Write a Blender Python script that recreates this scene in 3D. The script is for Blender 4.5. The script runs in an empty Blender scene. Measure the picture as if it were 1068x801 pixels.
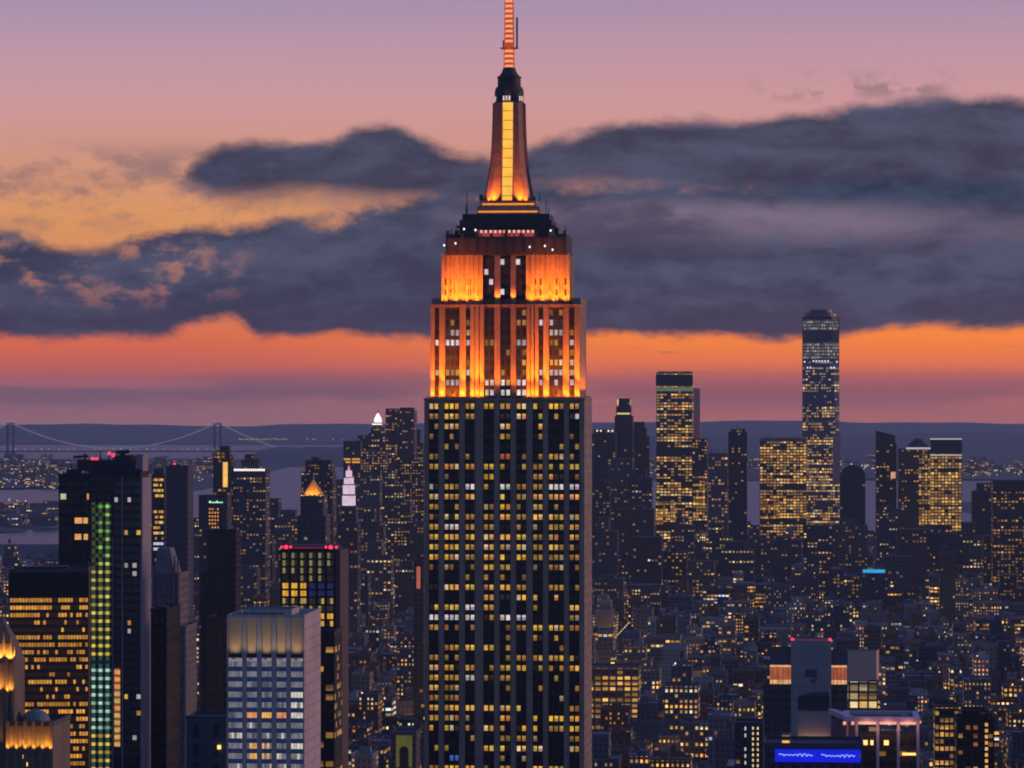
import bpy, math, random
from mathutils import Vector

R = math.radians
SC = bpy.context.scene
COL = SC.collection
rng = random.Random(7)

# ------------------------------------------------------------------ camera
F = 3800.0            # focal length in units of the photo's 1068 pixel width
EYE = 259.0           # observation deck height
HY = 418.0            # photo row of eye level
GRID = -5.0           # the street grid turns five degrees from the view axis
cam = bpy.data.cameras.new("camera")
cam.sensor_width = 36.0
cam.lens = 36.0 * F / 1068.0
cam.shift_y = (HY - 400.5) / 1068.0
cam.clip_start = 1.0
cam.clip_end = 120000.0
camo = bpy.data.objects.new("camera", cam)
camo.location = (0, 0, EYE)
camo.rotation_euler = (R(90), 0, 0)
COL.objects.link(camo)
SC.camera = camo

# ------------------------------------------------------------------ render settings
SC.render.engine = 'CYCLES'
vs = SC.view_settings
SC.display_settings.display_device = 'sRGB'
vs.view_transform = 'Standard'
vs.look = 'None'
vs.exposure = 0.0
vs.gamma = 1.0
vs.use_curve_mapping = False
cy = SC.cycles
cy.max_bounces = 5
cy.diffuse_bounces = 2
cy.glossy_bounces = 2
cy.transmission_bounces = 2
cy.transparent_max_bounces = 4
cy.volume_bounces = 0
cy.sample_clamp_indirect = 2.0
cy.use_denoising = True
cy.use_light_tree = True
cy.pixel_filter_type = 'BLACKMAN_HARRIS'
cy.filter_width = 1.9
cy.caustics_reflective = False
cy.caustics_refractive = False


def lin(r, g, b):
    def f(c):
        c /= 255.0
        return c / 12.92 if c <= 0.04045 else ((c + 0.055) / 1.055) ** 2.4
    return (f(r), f(g), f(b), 1.0)


# ------------------------------------------------------------------ node helper
class N:
    """Terse builder of a node tree."""

    def __init__(s, nt):
        s.nt = nt

    def new(s, t, **kw):
        n = s.nt.nodes.new(t)
        for k, v in kw.items():
            setattr(n, k, v)
        return n

    def put(s, sock, v):
        if isinstance(v, bpy.types.NodeSocket):
            s.nt.links.new(v, sock)
        else:
            sock.default_value = v

    def m(s, op, a, b=None, c=None, clamp=False):
        n = s.new('ShaderNodeMath', operation=op)
        n.use_clamp = clamp
        s.put(n.inputs[0], a)
        if b is not None:
            s.put(n.inputs[1], b)
        if c is not None:
            s.put(n.inputs[2], c)
        return n.outputs[0]

    def smooth(s, x, a, b):
        n = s.new('ShaderNodeMapRange', interpolation_type='SMOOTHSTEP')
        s.put(n.inputs[0], x)
        s.put(n.inputs[1], a)
        s.put(n.inputs[2], b)
        n.inputs[3].default_value = 0.0
        n.inputs[4].default_value = 1.0
        return n.outputs[0]

    def mix(s, f, a, b, mode='MIX'):
        n = s.new('ShaderNodeMix', data_type='RGBA', blend_type=mode)
        s.put(n.inputs[0], f)
        s.put(n.inputs[6], a)
        s.put(n.inputs[7], b)
        return n.outputs[2]

    def fmix(s, f, a, b):
        n = s.new('ShaderNodeMix', data_type='FLOAT')
        s.put(n.inputs[0], f)
        s.put(n.inputs[2], a)
        s.put(n.inputs[3], b)
        return n.outputs[0]

    def xyz(s, a, b, c):
        n = s.new('ShaderNodeCombineXYZ')
        for i, v in enumerate((a, b, c)):
            s.put(n.inputs[i], v)
        return n.outputs[0]

    def sep(s, v):
        n = s.new('ShaderNodeSeparateXYZ')
        s.put(n.inputs[0], v)
        return n.outputs

    def noise(s, vec, scale, detail=5.0, rough=0.55, dist=0.0):
        n = s.new('ShaderNodeTexNoise')
        s.put(n.inputs['Vector'], vec)
        n.inputs['Scale'].default_value = scale
        n.inputs['Detail'].default_value = detail
        n.inputs['Roughness'].default_value = rough
        n.inputs['Distortion'].default_value = dist
        return n.outputs[0]

    def white(s, vec):
        n = s.new('ShaderNodeTexWhiteNoise', noise_dimensions='3D')
        s.put(n.inputs[0], vec)
        return n.outputs

    def ramp(s, f, stops):
        n = s.new('ShaderNodeValToRGB')
        cr = n.color_ramp
        while len(cr.elements) < len(stops):
            cr.elements.new(0.5)
        for e, (p, c) in zip(cr.elements, stops):
            e.position = p
        for e, (p, c) in zip(cr.elements, stops):
            e.color = c
        s.put(n.inputs[0], f)
        return n.outputs[0]

    def curve(s, f, pts):
        n = s.new('ShaderNodeFloatCurve')
        c = n.mapping.curves[0]
        while len(c.points) < len(pts):
            c.points.new(0.5, 0.5)
        for p, q in zip(c.points, pts):
            p.location = q
            p.handle_type = 'AUTO_CLAMPED'
        n.mapping.update()
        s.put(n.inputs['Value'], f)
        return n.outputs[0]


# ------------------------------------------------------------------ sky
def build_world():
    w = bpy.data.worlds.new("World")
    SC.world = w
    w.use_nodes = True
    nt = w.node_tree
    nt.nodes.clear()
    n = N(nt)
    g = n.new('ShaderNodeTexCoord').outputs['Generated']
    x, y, z = n.sep(g)
    az = n.m('ARCTAN2', x, y)                                   # compass angle from the view axis
    hor = n.m('SQRT', n.m('ADD', n.m('MULTIPLY', x, x), n.m('MULTIPLY', y, y)))
    px = n.m('MULTIPLY_ADD', az, F, 534.0)
    py = n.m('MULTIPLY_ADD', n.m('DIVIDE', z, n.m('MAXIMUM', hor, 0.02)), -F, HY)

    def P(v):                                                   # elevation to ramp position
        return (520.0 - v) / 1000.0
    t = n.m('DIVIDE', n.m('SUBTRACT', 520.0, py), 1000.0, clamp=True)
    east = n.ramp(t, [(P(470), lin(176, 124, 122)), (P(445), lin(184, 124, 122)), (P(408), lin(184, 114, 114)), (P(388), lin(228, 106, 72)),
                      (P(358), lin(242, 112, 58)), (P(300), lin(226, 140, 88)), (P(225), lin(226, 154, 96)), (P(170), lin(214, 152, 126)),
                      (P(110), lin(208, 155, 156)), (P(50), lin(191, 152, 170)), (P(0), lin(166, 146, 176)), (P(-200), lin(120, 118, 165)),
                      (P(-480), lin(84, 92, 142))])
    west = n.ramp(t, [(P(470), lin(194, 118, 106)), (P(445), lin(208, 120, 104)), (P(418), lin(222, 118, 92)), (P(402), lin(262, 116, 46)),
                      (P(350), lin(278, 146, 20)), (P(300), lin(236, 132, 70)), (P(225), lin(206, 140, 120)), (P(150), lin(212, 150, 140)),
                      (P(110), lin(210, 154, 154)), (P(50), lin(193, 150, 167)), (P(0), lin(170, 144, 172)), (P(-200), lin(124, 118, 165)),
                      (P(-480), lin(84, 92, 142))])
    sky = n.mix(n.smooth(px, 150.0, 760.0), east, west)
    zen = n.smooth(z, 0.12, 0.75)
    sky = n.mix(zen, sky, lin(60, 94, 170))

    # cloud bank, drawn by its upper and lower edge along the compass with turbulent noise
    u = n.m('DIVIDE', n.m('ADD', px, 200.0), 1468.0, clamp=True)

    def edge(pts):
        return n.m('MULTIPLY', n.curve(u, [((a + 200) / 1468.0, b / 500.0) for a, b in pts]), 500.0)
    big = n.noise(n.xyz(n.m('DIVIDE', px, 130.0), n.m('DIVIDE', py, 60.0), 3.1), 1.0, 9.0, 0.6, 0.15)
    fine = n.noise(n.xyz(n.m('DIVIDE', px, 40.0), n.m('DIVIDE', py, 24.0), 8.7), 1.0, 9.0, 0.62, 0.2)
    wide = n.noise(n.xyz(n.m('DIVIDE', px, 330.0), n.m('DIVIDE', py, 46.0), 5.3), 1.0, 5.0, 0.55, 0.4)
    wob = n.m('ADD', n.m('MULTIPLY', n.m('SUBTRACT', big, 0.5), 78.0), n.m('MULTIPLY', n.m('SUBTRACT', fine, 0.5), 44.0))
    wobl = n.m('ADD', n.m('MULTIPLY', n.m('SUBTRACT', big, 0.5), 26.0), n.m('MULTIPLY', n.m('SUBTRACT', fine, 0.5), 22.0))

    def layer(top, bot, st, sb, at=1.0):
        a = n.smooth(n.m('ADD', n.m('SUBTRACT', py, edge(top)), n.m('MULTIPLY', wob, at)), -st, st)
        b = n.smooth(n.m('ADD', n.m('SUBTRACT', edge(bot), py), wobl), -sb, sb)
        return n.m('MULTIPLY', a, b)
    up = layer([(-200, 215), (150, 215), (205, 172), (240, 156), (330, 150), (390, 132), (440, 150), (500, 165), (560, 150), (640, 132), (760, 130), (860, 116),
                (960, 106), (1068, 106), (1268, 110)],
               [(-200, 150), (150, 150), (205, 198), (250, 210), (330, 206), (400, 214), (480, 214), (560, 204), (640, 200), (760, 206), (900, 216), (1068, 226), (1268, 230)], 10.0, 20.0, 0.5)
    low = layer([(-200, 244), (0, 246), (60, 256), (110, 262), (150, 250), (200, 238), (280, 234), (350, 228), (390, 214), (470, 200), (560, 190), (700, 190), (1268, 190)],
                [(-200, 352), (0, 352), (160, 350), (215, 334), (240, 330), (275, 350), (420, 350), (540, 350), (700, 350), (840, 352), (870, 350), (930, 340), (1268, 342)],
                11.0, 7.0, 0.85)
    # thin streaks high on the left and a few puffs high on the right
    wl = n.m('MULTIPLY', n.m('MULTIPLY', n.smooth(py, 140.0, 175.0), n.m('SUBTRACT', 1.0, n.smooth(py, 215.0, 262.0))),
             n.m('SUBTRACT', 1.0, n.smooth(px, 190.0, 400.0)))
    wl = n.m('MULTIPLY', wl, n.smooth(n.m('ADD', n.m('MULTIPLY', big, 0.6), n.m('MULTIPLY', fine, 0.4)), 0.42, 0.58))
    wr = n.m('MULTIPLY', n.m('MULTIPLY', n.smooth(py, 68.0, 92.0), n.m('SUBTRACT', 1.0, n.smooth(py, 94.0, 112.0))),
             n.m('MULTIPLY', n.smooth(px, 770.0, 830.0), n.m('SUBTRACT', 1.0, n.smooth(px, 960.0, 1010.0))))
    wr = n.m('MULTIPLY', wr, n.smooth(n.noise(n.xyz(n.m('DIVIDE', px, 60.0), n.m('DIVIDE', py, 40.0), 1.7), 1.0, 7.0, 0.6), 0.46, 0.58))
    wisps = n.m('MAXIMUM', n.m('MULTIPLY', wl, 0.85), n.m('MULTIPLY', wr, 0.7))
    # dark bars low over the horizon
    bar = n.m('MULTIPLY', n.m('MULTIPLY', n.smooth(py, 376.0, 408.0), n.m('SUBTRACT', 1.0, n.smooth(py, 408.0, 440.0))), n.smooth(wide, 0.44, 0.60))
    streak = n.m('MULTIPLY', n.m('MULTIPLY', n.smooth(py, 352.0, 372.0), n.m('SUBTRACT', 1.0, n.smooth(py, 386.0, 398.0))),
                 n.smooth(n.noise(n.xyz(n.m('DIVIDE', px, 70.0), n.m('DIVIDE', py, 11.0), 2.2), 1.0, 5.0, 0.55), 0.60, 0.72))

    # breaks in the lower bank on the left, where the gold shows through
    hole = n.m('MULTIPLY', n.m('MULTIPLY', n.smooth(py, 240.0, 262.0), n.m('SUBTRACT', 1.0, n.smooth(py, 292.0, 336.0))), n.m('SUBTRACT', 1.0, n.smooth(px, 170.0, 300.0)))
    hole = n.m('MULTIPLY', hole, n.smooth(n.m('ADD', n.m('MULTIPLY', big, 0.45), n.m('MULTIPLY', fine, 0.55)), 0.52, 0.62))
    low = n.m('MULTIPLY', low, n.m('MULTIPLY_ADD', hole, -0.42, 1.0))
    t1 = n.noise(n.xyz(n.m('DIVIDE', px, 210.0), n.m('DIVIDE', py, 50.0), 11.3), 1.0, 8.0, 0.6, 0.3)
    tone = n.m('ADD', n.m('MULTIPLY', t1, 0.62), n.m('MULTIPLY', fine, 0.38))
    pale = n.m('MULTIPLY', n.smooth(n.m('ADD', py, n.m('MULTIPLY', n.m('SUBTRACT', big, 0.5), 50.0)), 196.0, 222.0),
               n.m('SUBTRACT', 1.0, n.smooth(n.m('ADD', py, n.m('MULTIPLY', n.m('SUBTRACT', fine, 0.5), 50.0)), 222.0, 268.0)))
    pale = n.m('MULTIPLY', pale, n.smooth(px, 400.0, 590.0))
    foot = n.smooth(py, 300.0, 350.0)
    col_lo = n.mix(n.smooth(tone, 0.40, 0.62), lin(34, 50, 80), lin(66, 79, 108))
    col_lo = n.mix(n.m('MULTIPLY', pale, n.m('MULTIPLY_ADD', n.smooth(tone, 0.38, 0.58), 0.65, 0.25)), col_lo, lin(126, 110, 130))
    col_lo = n.mix(n.m('MULTIPLY', foot, 0.35), col_lo, lin(46, 54, 78))
    col_up = n.mix(n.smooth(tone, 0.40, 0.64), lin(30, 46, 74), lin(64, 76, 104))
    sky = n.mix(n.m('MULTIPLY', bar, 0.55), sky, lin(104, 78, 98))
    sky = n.mix(n.m('MULTIPLY', streak, 0.55), sky, lin(140, 84, 88))
    sky = n.mix(n.m('MULTIPLY', wisps, 0.8), sky, lin(122, 100, 112))
    front = n.m('SUBTRACT', 1.0, n.smooth(n.m('ABSOLUTE', az), 0.6, 1.6))
    sky = n.mix(n.m('MULTIPLY', n.m('MULTIPLY', low, 0.97), front), sky, col_lo)
    sky = n.mix(n.m('MULTIPLY', n.m('MULTIPLY', up, 0.96), front), sky, col_up)
    # the sky behind the viewer is already deep dusk
    dusk = n.ramp(n.m('MULTIPLY', z, 1.0, clamp=True), [(0.0, lin(98, 102, 124)), (0.25, lin(84, 103, 150)), (1.0, lin(60, 94, 170))])
    away = n.smooth(n.m('ABSOLUTE', az), 0.9, 1.9)
    sky = n.mix(away, sky, dusk)
    bg = n.new('ShaderNodeBackground')
    n.put(bg.inputs[0], sky)
    bg.inputs[1].default_value = 1.0
    st = n.new('ShaderNodeTexSky', sky_type='NISHITA')
    st.sun_disc = False
    st.sun_elevation = R(-3.0)
    st.sun_rotation = R(62.0)
    st.altitude = 100.0
    bg2 = n.new('ShaderNodeBackground')
    n.put(bg2.inputs[0], st.outputs[0])
    bg2.inputs[1].default_value = 0.05
    add = n.new('ShaderNodeAddShader')
    nt.links.new(bg.outputs[0], add.inputs[0])
    nt.links.new(bg2.outputs[0], add.inputs[1])
    out = n.new('ShaderNodeOutputWorld')
    nt.links.new(add.outputs[0], out.inputs[0])
    w.cycles.sampling_method = 'MANUAL'
    w.cycles.sample_map_resolution = 1024


build_world()

# afterglow of the sun that has just set in the west
sun = bpy.data.lights.new("afterglow", 'SUN')
sun.energy = 1.1
sun.color = (1.0, 0.62, 0.52)
sun.angle = R(18.0)
suno = bpy.data.objects.new("afterglow", sun)
suno.rotation_euler = Vector((-math.sin(R(75)), -math.cos(R(75)), -math.tan(R(6)))).to_track_quat('-Z', 'Y').to_euler()
COL.objects.link(suno)


# ------------------------------------------------------------------ materials
MATS = {}


def facade_group():
    g = bpy.data.node_groups.new("facade", 'ShaderNodeTree')
    I = g.interface
    for nm, typ, d in (("Bay", 'NodeSocketFloat', 3.2), ("Floor", 'NodeSocketFloat', 3.5), ("WinW", 'NodeSocketFloat', 0.5), ("WinH", 'NodeSocketFloat', 0.5),
                       ("Lit", 'NodeSocketFloat', 0.2), ("Cluster", 'NodeSocketFloat', 0.5), ("Warm", 'NodeSocketFloat', 0.3), ("Spread", 'NodeSocketFloat', 0.4),
                       ("Power", 'NodeSocketFloat', 1.0), ("Wall", 'NodeSocketColor', (0.2, 0.2, 0.2, 1)), ("Glass", 'NodeSocketColor', (0.02, 0.025, 0.035, 1)),
                       ("Seed", 'NodeSocketFloat', 0.0), ("Group", 'NodeSocketFloat', 3.0)):
        s = I.new_socket(name=nm, in_out='INPUT', socket_type=typ)
        s.default_value = d
    I.new_socket(name="Shader", in_out='OUTPUT', socket_type='NodeSocketShader')
    n = N(g)
    gi = n.new('NodeGroupInput').outputs
    uv = n.new('ShaderNodeUVMap').outputs[0]
    u, v, _ = n.sep(uv)
    rnd = n.m('MULTIPLY_ADD', n.new('ShaderNodeObjectInfo').outputs['Random'], 977.0, gi['Seed'])
    uu = n.m('DIVIDE', u, gi['Bay'])
    vv = n.m('DIVIDE', v, gi['Floor'])
    cu, cv = n.m('FLOOR', uu), n.m('FLOOR', vv)
    fu, fv = n.m('SUBTRACT', uu, cu), n.m('SUBTRACT', vv, cv)
    mx = n.m('LESS_THAN', n.m('ABSOLUTE', n.m('SUBTRACT', fu, 0.5)), n.m('MULTIPLY', gi['WinW'], 0.5))
    my = n.m('LESS_THAN', n.m('ABSOLUTE', n.m('SUBTRACT', fv, 0.5)), n.m('MULTIPLY', gi['WinH'], 0.5))
    mask = n.m('MULTIPLY', mx, my)
    r1 = n.white(n.xyz(cu, cv, rnd))
    rg = n.white(n.xyz(n.m('FLOOR', n.m('DIVIDE', cu, gi['Group'])), cv, n.m('ADD', rnd, 31.0)))
    rf = n.white(n.xyz(cv, 7.0, n.m('ADD', rnd, 5.0)))
    a, b, c = n.sep(r1[1])
    e, f, h = n.sep(rg[1])
    p = n.fmix(gi['Cluster'], r1[0], rg[0])
    lit = n.m('LESS_THAN', p, n.m('MULTIPLY', gi['Lit'], n.m('MULTIPLY_ADD', rf[0], 1.3, 0.35)))
    bright = n.m('MULTIPLY_ADD', n.m('POWER', a, 2.0), 1.15, 0.22)
    blind = n.m('MULTIPLY_ADD', n.m('GREATER_THAN', fv, n.m('MULTIPLY_ADD', b, 0.7, 0.35)), -0.55, 1.0)
    inner = n.m('MULTIPLY_ADD', n.noise(n.xyz(u, v, rnd), 0.9, 3.0), 1.0, 0.45)
    k = n.m('ADD', gi['Warm'], n.m('MULTIPLY', n.m('SUBTRACT', n.fmix(0.6, c, f), 0.5), gi['Spread']), clamp=True)
    col = n.ramp(k, [(0.0, (1.0, 0.22, 0.03, 1)), (0.25, (1.0, 0.42, 0.06, 1)), (0.5, (1.0, 0.58, 0.14, 1)), (0.72, (1.0, 0.78, 0.42, 1)), (0.9, (0.92, 0.93, 0.9, 1)), (1.0, (0.6, 0.78, 1.0, 1))])
    em = n.m('MULTIPLY', n.m('MULTIPLY', n.m('MULTIPLY', lit, mask), n.m('MULTIPLY', bright, blind)), n.m('MULTIPLY', inner, gi['Power']))
    obj = n.new('ShaderNodeTexCoord').outputs['Object']
    dirt = n.noise(obj, 0.06, 5.0, 0.6)
    streak = n.noise(n.xyz(u, n.m('MULTIPLY', v, 0.06), rnd), 0.5, 4.0)
    shade = n.m('MULTIPLY_ADD', n.m('ADD', dirt, streak), 0.7, 0.3)
    wall = n.mix(1.0, gi['Wall'], shade, 'MULTIPLY')
    base = n.mix(mask, wall, gi['Glass'])
    bs = n.new('ShaderNodeBsdfPrincipled')
    n.put(bs.inputs['Base Color'], base)
    n.put(bs.inputs['Roughness'], n.fmix(mask, 0.85, 0.14))
    n.put(bs.inputs['Emission Color'], col)
    n.put(bs.inputs['Emission Strength'], em)
    go = n.new('NodeGroupOutput')
    g.links.new(bs.outputs[0], go.inputs[0])
    return g


FG = facade_group()


def facade(bay=3.2, floor=3.5, ww=0.5, wh=0.5, lit=0.2, cl=0.5, warm=0.4, spread=0.5, power=1.0, wall=(0.2, 0.19, 0.18), glass=None, group=3.0):
    glass = glass or tuple(c * 0.5 + 0.006 for c in wall)
    key = ('f', bay, floor, ww, wh, lit, cl, warm, spread, power, wall, glass, group)
    if key in MATS:
        return MATS[key]
    m = bpy.data.materials.new("facade")
    m.use_nodes = True
    nt = m.node_tree
    nt.nodes.clear()
    gn = nt.nodes.new('ShaderNodeGroup')
    gn.node_tree = FG
    for k, v in (("Bay", bay), ("Floor", floor), ("WinW", ww), ("WinH", wh), ("Lit", lit), ("Cluster", cl), ("Warm", warm), ("Spread", spread), ("Power", power),
                 ("Wall", (*wall, 1)), ("Glass", (*glass, 1)), ("Seed", float(len(MATS) * 13)), ("Group", group)):
        gn.inputs[k].default_value = v
    out = nt.nodes.new('ShaderNodeOutputMaterial')
    nt.links.new(gn.outputs[0], out.inputs[0])
    m.cycles.emission_sampling = 'NONE'
    m["bay"] = bay
    m["floor"] = floor
    MATS[key] = m
    return m


def plain(name, c, rough=0.8, metal=0.0, scale=0.15, var=0.5, spec=0.5):
    key = ('p', name)
    if key in MATS:
        return MATS[key]
    m = bpy.data.materials.new(name)
    m.use_nodes = True
    nt = m.node_tree
    n = N(nt)
    b = nt.nodes['Principled BSDF']
    obj = n.new('ShaderNodeTexCoord').outputs['Object']
    s = n.m('MULTIPLY_ADD', n.noise(obj, scale, 6.0, 0.62), 2 * var, 1.0 - var)
    n.put(b.inputs['Base Color'], n.mix(1.0, (*c, 1), s, 'MULTIPLY'))
    b.inputs['Roughness'].default_value = rough
    b.inputs['Metallic'].default_value = metal
    b.inputs['Specular IOR Level'].default_value = spec
    MATS[key] = m
    return m


def glow(name, c, power, var=0.3, scale=0.5, sample='NONE'):
    key = ('g', name)
    if key in MATS:
        return MATS[key]
    m = bpy.data.materials.new(name)
    m.use_nodes = True
    nt = m.node_tree
    n = N(nt)
    b = nt.nodes['Principled BSDF']
    obj = n.new('ShaderNodeTexCoord').outputs['Object']
    b.inputs['Base Color'].default_value = (0.05, 0.05, 0.05, 1)
    b.inputs['Emission Color'].default_value = (*c, 1)
    n.put(b.inputs['Emission Strength'], n.m('MULTIPLY', n.m('MULTIPLY_ADD', n.noise(obj, scale, 3.0), 2 * var, 1 - var), power))
    m.cycles.emission_sampling = sample
    MATS[key] = m
    return m


def lit_glass():
    m = bpy.data.materials.new("lit_glass")
    m.use_nodes = True
    nt = m.node_tree
    n = N(nt)
    b = nt.nodes['Principled BSDF']
    at = n.new('ShaderNodeAttribute', attribute_name="glow")
    obj = n.new('ShaderNodeTexCoord').outputs['Object']
    v = n.m('MULTIPLY_ADD', n.noise(obj, 0.8, 3.0, 0.6), 1.2, 0.22)
    b.inputs['Base Color'].default_value = (0.018, 0.02, 0.028, 1)
    b.inputs['Roughness'].default_value = 0.12
    n.put(b.inputs['Emission Color'], at.outputs['Color'])
    n.put(b.inputs['Emission Strength'], v)
    m.cycles.emission_sampling = 'NONE'
    return m


GLASS = lit_glass()


def stone(name, c, streaks=0.35):
    key = ('s', name)
    if key in MATS:
        return MATS[key]
    m = bpy.data.materials.new(name)
    m.use_nodes = True
    nt = m.node_tree
    n = N(nt)
    b = nt.nodes['Principled BSDF']
    obj = n.new('ShaderNodeTexCoord').outputs['Object']
    x, y, z = n.sep(obj)
    s1 = n.noise(n.xyz(x, y, n.m('MULTIPLY', z, 0.05)), 0.7, 5.0, 0.6)
    s2 = n.noise(obj, 0.12, 6.0, 0.6)
    course = n.m('LESS_THAN', n.m('FRACT', n.m('DIVIDE', z, 1.83)), 0.07)
    s = n.m('ADD', n.m('MULTIPLY', n.m('SUBTRACT', n.m('ADD', s1, s2), 1.0), streaks * 2), 1.0)
    s = n.m('MULTIPLY', s, n.m('MULTIPLY_ADD', course, -0.15, 1.0))
    n.put(b.inputs['Base Color'], n.mix(1.0, (*c, 1), s, 'MULTIPLY'))
    b.inputs['Roughness'].default_value = 0.85
    MATS[key] = m
    return m


ROOFS = [plain("roof_tar", (0.055, 0.058, 0.066), 0.9), plain("roof_gravel", (0.12, 0.115, 0.115), 0.9), plain("roof_silver", (0.26, 0.26, 0.28), 0.7),
         plain("roof_brown", (0.10, 0.08, 0.07), 0.9)]
DARK = plain("dark_metal", (0.025, 0.026, 0.03), 0.5)
STEEL = plain("steel", (0.13, 0.13, 0.14), 0.45, 0.6)
WOOD = plain("tank_wood", (0.11, 0.07, 0.045), 0.9)
RED = glow("red_beacon", (1.0, 0.03, 0.07), 2.2, 0.1)
WARMLAMP = glow("warm_lamp", (1.0, 0.52, 0.14), 2.0, 0.4, 0.02)
WHITELAMP = glow("white_lamp", (1.0, 0.9, 0.82), 1.6, 0.3, 0.02)


# ------------------------------------------------------------------ mesh builder
class MB:
    def __init__(s):
        s.v, s.f, s.uv, s.mi, s.mats, s.k = [], [], [], [], [], 0

    def slot(s, m):
        if m not in s.mats:
            s.mats.append(m)
        return s.mats.index(m)

    def quad(s, pts, m, uv=None):
        i = len(s.v)
        s.v += [tuple(p) for p in pts]
        s.f.append(tuple(range(i, i + len(pts))))
        s.uv += uv if uv else [(0, 0)] * len(pts)
        s.mi.append(s.slot(m))

    def poly_prism(s, pts, z0, z1, m, top=None, pts_top=None, bottom=False, par=1.0):
        """Walls round a counter-clockwise outline (or a loft to pts_top), UV in metres snapped to the material's bays and floors."""
        q = pts_top or pts
        bay, n = m.get("bay", 0), len(pts)
        base = len(s.v)
        s.v += [(p[0], p[1], z0) for p in pts] + [(p[0], p[1], z1) for p in q]
        for i in range(n):
            j = (i + 1) % n
            w = math.hypot(pts[j][0] - pts[i][0], pts[j][1] - pts[i][1])
            wu = max(1, round(w / bay)) * bay if bay else w
            s.k += 1
            u0 = s.k * (137 * (bay or 1.0))
            va, vb = z0 - (z1 - par), par
            s.f.append((base + i, base + j, base + n + j, base + n + i))
            s.uv += [(u0, va), (u0 + wu, va), (u0 + wu, vb), (u0, vb)]
            s.mi.append(s.slot(m))
        if top is not None:
            s.f.append(tuple(base + n + i for i in range(n)))
            s.uv += [(0, 0)] * n
            s.mi.append(s.slot(top))
        if bottom:
            s.f.append(tuple(base + n - 1 - i for i in range(n)))
            s.uv += [(0, 0)] * n
            s.mi.append(s.slot(m))

    def box(s, x0, x1, y0, y1, z0, z1, m, top=None, bottom=False, par=1.0):
        s.poly_prism([(x0, y0), (x1, y0), (x1, y1), (x0, y1)], z0, z1, m, top or m, None, bottom, par)

    def cyl(s, cx, cy_, r0, r1, z0, z1, m, n=12, top=None, bottom=False):
        a = [(cx + r0 * math.cos(2 * math.pi * i / n), cy_ + r0 * math.sin(2 * math.pi * i / n)) for i in range(n)]
        b = [(cx + r1 * math.cos(2 * math.pi * i / n), cy_ + r1 * math.sin(2 * math.pi * i / n)) for i in range(n)]
        s.poly_prism(a, z0, z1, m, top or m, b, bottom)

    def ring(s, x0, x1, y0, y1, z0, z1, t, m):
        """A parapet: a closed band of thickness t."""
        o = [(x0, y0), (x1, y0), (x1, y1), (x0, y1)]
        i = [(x0 + t, y0 + t), (x1 - t, y0 + t), (x1 - t, y1 - t), (x0 + t, y1 - t)]
        b = len(s.v)
        s.v += [(*p, z0) for p in o] + [(*p, z1) for p in o] + [(*p, z0) for p in i] + [(*p, z1) for p in i]
        for k in range(4):
            l = (k + 1) % 4
            for f in ((k, l, 4 + l, 4 + k), (4 + k, 4 + l, 12 + l, 12 + k), (12 + k, 12 + l, 8 + l, 8 + k), (8 + k, 8 + l, l, k)):
                s.f.append(tuple(b + q for q in f))
                s.uv += [(0, 0)] * 4
                s.mi.append(s.slot(m))

    def bar(s, p, q, r, m, n=5, r2=None):
        p, q = Vector(p), Vector(q)
        d = (q - p).normalized()
        a = d.orthogonal().normalized()
        c = d.cross(a)
        r2 = r if r2 is None else r2
        b = len(s.v)
        for e, rr in ((p, r), (q, r2)):
            for i in range(n):
                t = 2 * math.pi * i / n
                s.v.append(tuple(e + rr * (math.cos(t) * a + math.sin(t) * c)))
        fs = [tuple(b + n - 1 - i for i in range(n)), tuple(b + n + i for i in range(n))]
        fs += [(b + i, b + (i + 1) % n, b + n + (i + 1) % n, b + n + i) for i in range(n)]
        for f in fs:
            s.f.append(f)
            s.uv += [(0, 0)] * len(f)
            s.mi.append(s.slot(m))

    def build(s, name, parent=None):
        me = bpy.data.meshes.new(name)
        me.from_pydata(s.v, [], s.f)
        ul = me.uv_layers.new(name="UVMap")
        ul.data.foreach_set("uv", [c for p in s.uv for c in p])
        for m in s.mats:
            me.materials.append(m)
        me.polygons.foreach_set("material_index", s.mi)
        o = bpy.data.objects.new(name, me)
        COL.objects.link(o)
        o.parent = parent
        return o


def strip(name, parent, o, du, dv, us, vs_, fn, spandrel):
    """One continuous glazed strip: a grid with steps us along du and vs_ along dv; fn(i, j) gives the glow colour of a pane or None for spandrel."""
    o, du, dv = Vector(o), Vector(du), Vector(dv)
    nu, nv = len(us) - 1, len(vs_) - 1
    V = [tuple(o + du * a + dv * b) for b in vs_ for a in us]
    Fc, MI, G = [], [], []
    for j in range(nv):
        for i in range(nu):
            q = j * (nu + 1) + i
            Fc.append((q, q + 1, q + nu + 2, q + nu + 1))
            c = fn(i, j)
            MI.append(1 if c is None else 0)
            c = c or (0, 0, 0)
            G += [c[0], c[1], c[2], 1.0] * 4
    me = bpy.data.meshes.new(name)
    me.from_pydata(V, [], Fc)
    ca = me.color_attributes.new("glow", 'FLOAT_COLOR', 'CORNER')
    ca.data.foreach_set("color", G)
    me.materials.append(GLASS)
    me.materials.append(spandrel)
    me.polygons.foreach_set("material_index", MI)
    ob = bpy.data.objects.new(name, me)
    COL.objects.link(ob)
    ob.parent = parent
    return ob


def tag(o, label=None, cat=None, group=None, kind=None):
    for k, v in (("label", label), ("category", cat), ("group", group), ("kind", kind)):
        if v:
            o[k] = v
    return o


def drop(Y):
    return Y * Y / 14.8e6           # the earth's curve with refraction


LANDMARKS = []


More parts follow.
